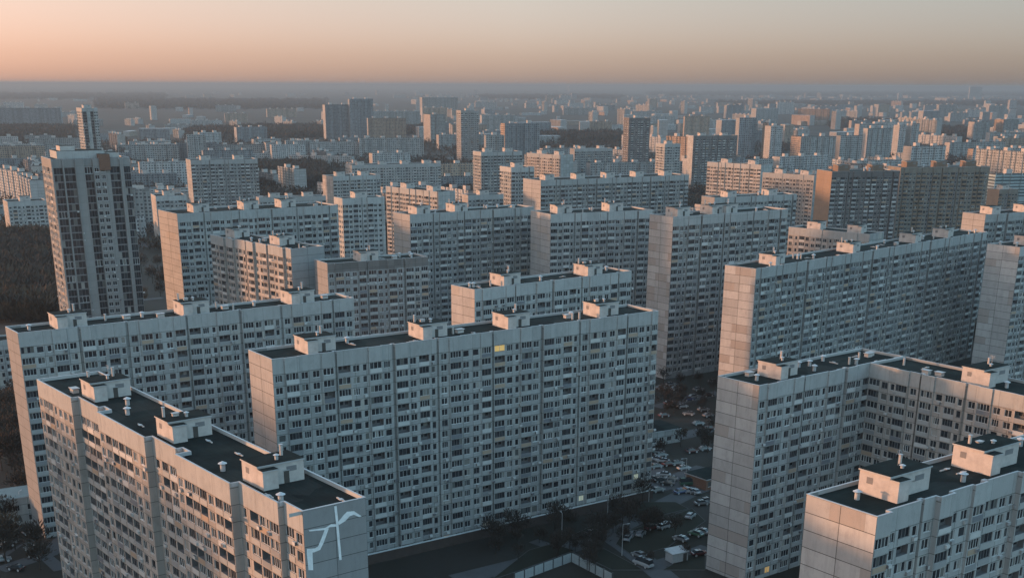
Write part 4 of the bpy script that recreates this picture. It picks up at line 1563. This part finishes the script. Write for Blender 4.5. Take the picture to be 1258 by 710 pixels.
CARS = [  # x, y, angle, colour, kind, where
    (771, 663, 70, 'white', 'car', 'leading the small row on the courtyard lawn'), (776, 658, 70, 'silver', 'car', 'second in the small row on the courtyard lawn'), (787, 658, 65, 'silver', 'car', 'alone at the end of the small courtyard row'),
    (815, 649, 40, 'white', 'car', 'in the middle of the courtyard beside another white one'), (819, 647, 40, 'silver', 'car', 'tucked against the white one mid courtyard'), (848, 636, 60, 'white', 'car', 'by the far kerb near the patchwork end wall'),
    (836, 664, 140, 'grey', 'car', 'between the lawns left of the patchwork end wall'), (855, 658, 140, 'green', 'car', 'next to the patchwork wall, greenish'), (862, 655, 140, 'silver', 'car', 'closest to the patchwork end wall'),
    (785, 684, 130, 'silver', 'car', 'on the lane corner above the fence'), (790, 695, 130, 'white', 'van', 'on the lane right of the sheet fence'),
    (728, 657, 30, 'grey', 'car', 'under the bare trees below the middle slab'), (859, 682, 20, 'dark red', 'car', 'low by the patchwork wall foot'), (801, 650, 30, 'dark red', 'car', 'on the verge left of the white pair'),
    (812, 561, 20, 'silver', 'car', 'by the garage strip near the slab corner'), (832, 571, 20, 'grey', 'car', 'farther along the garage strip'), (815, 585, 165, 'white', 'car', 'first in the lower row at the slab corner'),
    (824, 590, 165, 'silver', 'car', 'second in the lower row at the slab corner'), (820, 596, 165, 'black', 'car', 'dark one in the lower row at the slab corner'), (843, 604, 120, 'white', 'car', 'left in the tight trio past the slab corner'),
    (848, 605, 120, 'silver', 'car', 'middle of the tight trio past the slab corner'), (853, 606, 120, 'white', 'car', 'right in the tight trio past the slab corner'), (846, 596, 10, 'green', 'van', 'pale top beside the tight trio'),
    (838, 501, 20, 'white', 'car', 'behind the utility building, brightest'), (858, 480, 20, 'silver', 'car', 'on the back street far behind the utility building'), (824, 474, 20, 'grey', 'car', 'on the back street close to the slab edge'),
    (864, 505, 20, 'silver', 'car', 'right part of the yard behind the utility building'), (822, 497, 20, 'dark red', 'car', 'left part of the yard behind the utility building'), (858, 522, 20, 'silver', 'car', 'right of the utility building on the road'),
    (870, 487, 20, 'black', 'car', 'at the edge of the patchwork block on the back street'), (866, 553, 20, 'silver', 'car', 'right end of the muddy verge'), (850, 556, 20, 'dark red', 'car', 'on the muddy verge before the garages'),
    (11, 637, 20, 'white', 'car', 'beneath the teal roofed annex'), (7, 646, 20, 'silver', 'car', 'second beneath the teal roofed annex'), (12, 668, 50, 'white', 'car', 'in the left yard beside a dark one'),
    (8, 672, 50, 'black', 'car', 'dark one in the left yard'), (3, 690, 30, 'silver', 'car', 'cut by the left border in the yard'), (38, 656, 30, 'silver', 'car', 'near the corner of the left slab'),
    (40, 676, 160, 'grey', 'car', 'on the lane in front of the left slab corner'), (44, 684, 160, 'silver', 'car', 'lower on the lane by the left slab corner'), (20, 700, 160, 'black', 'car', 'at the very bottom left lane'),
    (48, 385, 10, 'white', 'van', 'on the road left of the leaning tower'), (56, 388, 10, 'silver', 'car', 'on the road left of the leaning tower'), (165, 366, 10, 'white', 'car', 'right of the leaning tower foot'), (172, 370, 10, 'silver', 'car', 'second right of the leaning tower foot'),
]
rc_ = random.Random(5)
extra = []
for x_, y_ in [(806, 566), (814, 568), (822, 572), (840, 577), (806, 590), (811, 592), (808, 604), (836, 606), (846, 492), (852, 489), (816, 512), (846, 510), (870, 512), (812, 478), (876, 470), (806, 575), (862, 620), (868, 617), (800, 558), (808, 557), (830, 479), (872, 528)]:
    zone_ = 'in the far yard behind the utility building' if y_ < 535 else 'along the garage strip' if y_ < 582 else 'in the lane before the patchwork wall'
    extra.append((x_, y_, rc_.choice([20, 24, 160, 30]), rc_.choice(['silver', 'grey', 'black', 'dark red', 'blue', 'white']), zone_))
extra.sort()
seen_ = {}
for x_, y_, a_, c_, z_ in extra:
    k_ = (c_, z_)
    seen_[k_] = seen_.get(k_, 0) + 1
    CARS.append((x_, y_, a_, c_, 'car', z_ + ', ' + ['first', 'second', 'third', 'fourth', 'fifth'][seen_[k_] - 1] + ' from left'))
GC = 'cars parked between the blocks'
for x, y, a, col, kind, where in CARS:
    place_car(x, y, a, col, kind, f'{col} {kind} {where}', GC)
# a kiosk with a pale tilted roof among the cars
p = at(831, 688, 0)
ke = empty('kiosk', (p.x, p.y, 0), R(30), 'pale kiosk with a dark door in the courtyard parking', 'kiosk')
mb = MB()
mb.box(-2.4, 2.4, -1.5, 1.5, .12, 2.6, 'metal')
mb.build('body', ke)
mb = MB()
mb.quad((-2.7, -1.8, 2.62), (2.7, -1.8, 2.62), (2.7, 1.8, 3.1), (-2.7, 1.8, 3.1), 'cap')
mb.box(-2.7, 2.7, -1.8, 1.8, 2.6, 2.615, 'hoard', None, True)
mb.build('roof', ke)
mb = MB()
mb.box(.9, 2.0, -1.56, -1.502, .15, 2.2, 'door')
mb.build('door', ke)

# ------------------------------------------------------------------ street lamps
lp = MB()
lp.cyl(0, 0, 0, 8.5, .09, .05, 6, 'metal')
pole_m = lp.mesh('pole')
la = MB()
la.box(0, 1.4, -.03, .03, 8.4, 8.46, 'metal')
la.box(1.2, 1.9, -.12, .12, 8.36, 8.5, 'cap')
arm_m = la.mesh('lamp_head')
for i_, (x, y, a, w) in enumerate(((690, 668, 100, 'near the sheet fence'), (746, 645, 100, 'below the middle slab'), (797, 616, 100, 'by the right corner of the middle slab'), (800, 540, 80, 'beside the utility building'), (842, 596, 200, 'in the lane before the patchwork wall'), (28, 640, 90, 'in the left yard under the annex'), (764, 682, 20, 'at the lane bend above the fence'))):
    p = at(x, y, 0)
    e = empty('street_lamp', (p.x, p.y, 0), R(a), 'unlit grey street lamp ' + w, 'street lamp', 'street lamps in the yards')
    obj('pole', pole_m, e)
    obj('lamp_head', arm_m, e)

# ------------------------------------------------------------------ trees
MAT['bark'] = plain('bare_bark', (0.032, 0.026, 0.022), 0.95, 0.3)
MAT['twig'] = plain('bare_twigs', (0.036, 0.029, 0.024), 0.95, 0.3, 0.4)
s_ = NT('mixed_wood_twigs')
tc_ = s_.n('ShaderNodeTexCoord').outputs['Object']
c_ = s_.ramp(s_.noise(0.035, tc_, 4), [(0.36, (0.022, 0.019, 0.017)), (0.5, (0.040, 0.031, 0.025)), (0.6, (0.070, 0.046, 0.028)), (0.7, (0.050, 0.045, 0.038))])
isl_ = s_.n('ShaderNodeNewGeometry').outputs['Random Per Island']
MAT['wtwig'] = s_.set(s_.mix(s_.math('MULTIPLY', isl_, .6), c_, (0.018, 0.015, 0.013, 1)), 0.95)
MAT['twigw'] = plain('russet_twigs', (0.075, 0.045, 0.026), 0.95, 0.3, 0.4)


def tree_proto(seed, H, W_, twig):
    r = random.Random(seed)
    t = MB()
    t.cyl(0, 0, 0, H * .35, .2, .15, 6, 'bark', False)
    t.cyl(0, 0, H * .35, H * .8, .15, .04, 6, 'bark', False)
    limbs = []
    for k in range(9):
        a = r.uniform(0, 6.28)
        z0 = H * r.uniform(.25, .6)
        l = W_ * r.uniform(.6, 1.0)
        e = Vector((math.cos(a) * l * .8, math.sin(a) * l * .8, z0 + H * r.uniform(.18, .4)))
        limbs.append((Vector((0, 0, z0)), e))
        s_, w_ = Vector((0, 0, z0)), .07
        side = Vector((-math.sin(a), math.cos(a), 0)) * w_
        upv = Vector((0, 0, w_))
        for q in (side, upv):
            t.quad(tuple(s_ - q), tuple(e - q * .3), tuple(e + q * .3), tuple(s_ + q), 'bark')
    trunk = t.mesh('trunk')
    c = MB()
    for k in range(460):
        if k % 2:
            a, b = r.choice(limbs)
            o = a.lerp(b, r.uniform(.35, 1.05)) + Vector((r.gauss(0, .5), r.gauss(0, .5), r.gauss(0, .5)))
        else:
            th, ph, q = r.uniform(0, 6.28), math.acos(r.uniform(-.6, 1)), r.random() ** .5
            lump = 1 + .25 * math.sin(th * 3 + seed)
            o = Vector((W_ * q * lump * math.sin(ph) * math.cos(th), W_ * q * lump * math.sin(ph) * math.sin(th), H * .62 + H * .36 * q * math.cos(ph)))
        d = Vector((o.x, o.y, abs(o.z - H * .35) * .9)).normalized()
        d = (d + Vector((r.uniform(-.7, .7), r.uniform(-.7, .7), r.uniform(-.2, .7)))).normalized()
        l = r.uniform(.6, 1.5)
        sd_ = d.cross(Vector((r.uniform(-1, 1), r.uniform(-1, 1), r.uniform(-1, 1)))).normalized() * r.uniform(.04, .1)
        e = o + d * l
        f_ = o + d * l * .6 + sd_ * 3.2
        i = len(c.v)
        c.v += [tuple(o - sd_), tuple(o + sd_), tuple(e), tuple(f_)]
        c.f += [(i, i + 1, i + 2), (i + 1, i + 3, i + 2)]
        c.m += [c.mi(twig)] * 2
        c.uv += [(0, 0)] * 6
    return trunk, c.mesh('crown')


TP = [tree_proto(1, 9, 3.2, 'twig'), tree_proto(2, 11, 3.6, 'twig'), tree_proto(3, 7.5, 3.0, 'twig'), tree_proto(4, 12, 4.0, 'twig'), tree_proto(5, 9, 3.4, 'twigw'), tree_proto(6, 10.5, 3.8, 'twigw')]
tn = {}


def place_tree(wx, wy, k, zone, group, sc=1.0):
    size = 'tall' if sc > 1.05 else 'small' if sc < .76 else 'middling'
    tone = 'russet' if k >= 4 else 'grey brown'
    key_ = (zone, size, tone)
    e = empty('bare_tree', (wx, wy, 0), rr.uniform(0, 6.28), f'{size} {tone} bare tree {zone}', 'tree', group)
    a = obj('trunk', TP[k][0], e)
    b = obj('crown', TP[k][1], e)
    e.scale = (sc, sc, sc)


ZT = [  # pixel quad on the ground, how many, where, tone start
    ((590, 745, 650, 690), 28, 'in the planted strip at the foot of the middle slab'), ((740, 800, 610, 655), 10, 'below the right corner of the middle slab'), ((720, 860, 640, 705), 12, 'on the courtyard lawns among the cars'),
    ((800, 880, 470, 515), 15, 'behind the utility building between the slabs'), ((806, 880, 530, 560), 8, 'on the verge right of the utility building'), ((0, 70, 560, 700), 12, 'in the yard beside the left slab'),
    ((0, 62, 300, 360), 60, 'in the dark wood left of the leaning tower'), ((0, 95, 352, 398), 46, 'at the russet edge of the wood by the leaning tower'), ((150, 205, 320, 380), 14, 'between the leaning tower and the peach ended slab'),
    ((1130, 1215, 380, 450), 24, 'in the dark gap before the right border slab'), ((0, 22, 470, 590), 18, 'behind the long left slab at the border'),
]
for (xa, xb, ya, yb_), n, zone in ZT:
    k, t_ = 0, 0
    while k < n and t_ < n * 30:
        t_ += 1
        x, y = rr.uniform(xa, xb), rr.uniform(ya, yb_)
        p = at(x, y, 0)
        if on_building(p.x, p.y, 1.0):
            continue
        warm = 'russet' in zone or (xa < 500 and rr.random() < .1)
        place_tree(p.x, p.y, rr.choice([4, 5]) if warm else rr.randrange(4), zone, 'bare trees between the blocks', rr.choice([.75, 1.0, 1.0, 1.2]) * (.62 if yb_ > 500 and xa > 500 else 1))
        k += 1


def wood(name, patches, label, dens, size):
    mb = MB()
    r = random.Random(9)
    for (xa, xb, ya, yb_) in patches:
        n = int((xb - xa) * (yb_ - ya) * dens)
        for k in range(n):
            x, y = r.uniform(xa, xb), r.uniform(ya, yb_)
            x += r.gauss(0, 3)
            y += r.gauss(0, .8)
            if y < 108:
                continue
            p = at(x, y, 0)
            if on_building(p.x, p.y, 3):
                continue
            s = size * (1 + p.y / 2600) * r.uniform(.8, 1.2)
            H = 9 * r.uniform(.8, 1.3) * (1 if s < 2 * size else 1.2)
            for q in range(22):
                th, zz, q_ = r.uniform(0, 6.28), r.uniform(.15, 1), r.random() ** .5
                rad = s * q_ * math.sin(min(1, zz * .9 + .1) * math.pi * .8 + .3)
                o = Vector((p.x + rad * math.cos(th), p.y + rad * math.sin(th), H * zz * (1 - .2 * q_)))
                d = Vector((math.cos(th) * .6, math.sin(th) * .6, r.uniform(.3, 1.2))).normalized() * s * r.uniform(.4, .8)
                w = Vector((-math.sin(th), math.cos(th), r.uniform(-.4, .4))) * s * r.uniform(.05, .2)
                i = len(mb.v)
                mb.v += [tuple(o - w), tuple(o + w), tuple(o + d)]
                mb.f.append((i, i + 1, i + 2))
                mb.m.append(mb.mi('wtwig'))
                mb.uv += [(0, 0)] * 3
    mb.build(name, kind='stuff', label=label)


wood('woods', WOODS, 'dark leafless woods between and beyond the far blocks', 1.0, 4.5)
# loose scrub and trees between the far houses
mb_sc = [(x0, x0 + 60, y0, y0 + 14) for x0 in range(0, 1260, 60) for y0 in range(176, 300, 20)]
wood('scrub', mb_sc, 'leafless scrub and garden trees filling the gaps between far blocks', .12, 3.2)

# ------------------------------------------------------------------ haze
mb = MB()
mb.box(-30000, 30000, -3000, 38000, -1, 125, 'roof', None, True)
s_ = NT('haze')
s_.t.nodes.remove(s_.b)
vol = s_.n('ShaderNodeVolumePrincipled')
vol.inputs['Color'].default_value = (0.295, 0.365, 0.41, 1)
vol.inputs['Density'].default_value = 1 / 9500
vol.inputs['Anisotropy'].default_value = 0.2
out = s_.t.nodes['Material Output']
s_.t.links.new(vol.outputs[0], out.inputs['Volume'])
MAT['haze'] = s_.m
mb.mats = ['haze']
mb.m = [0] * len(mb.f)
hz = mb.build('haze', kind='stuff', label='thin evening haze over the whole city')
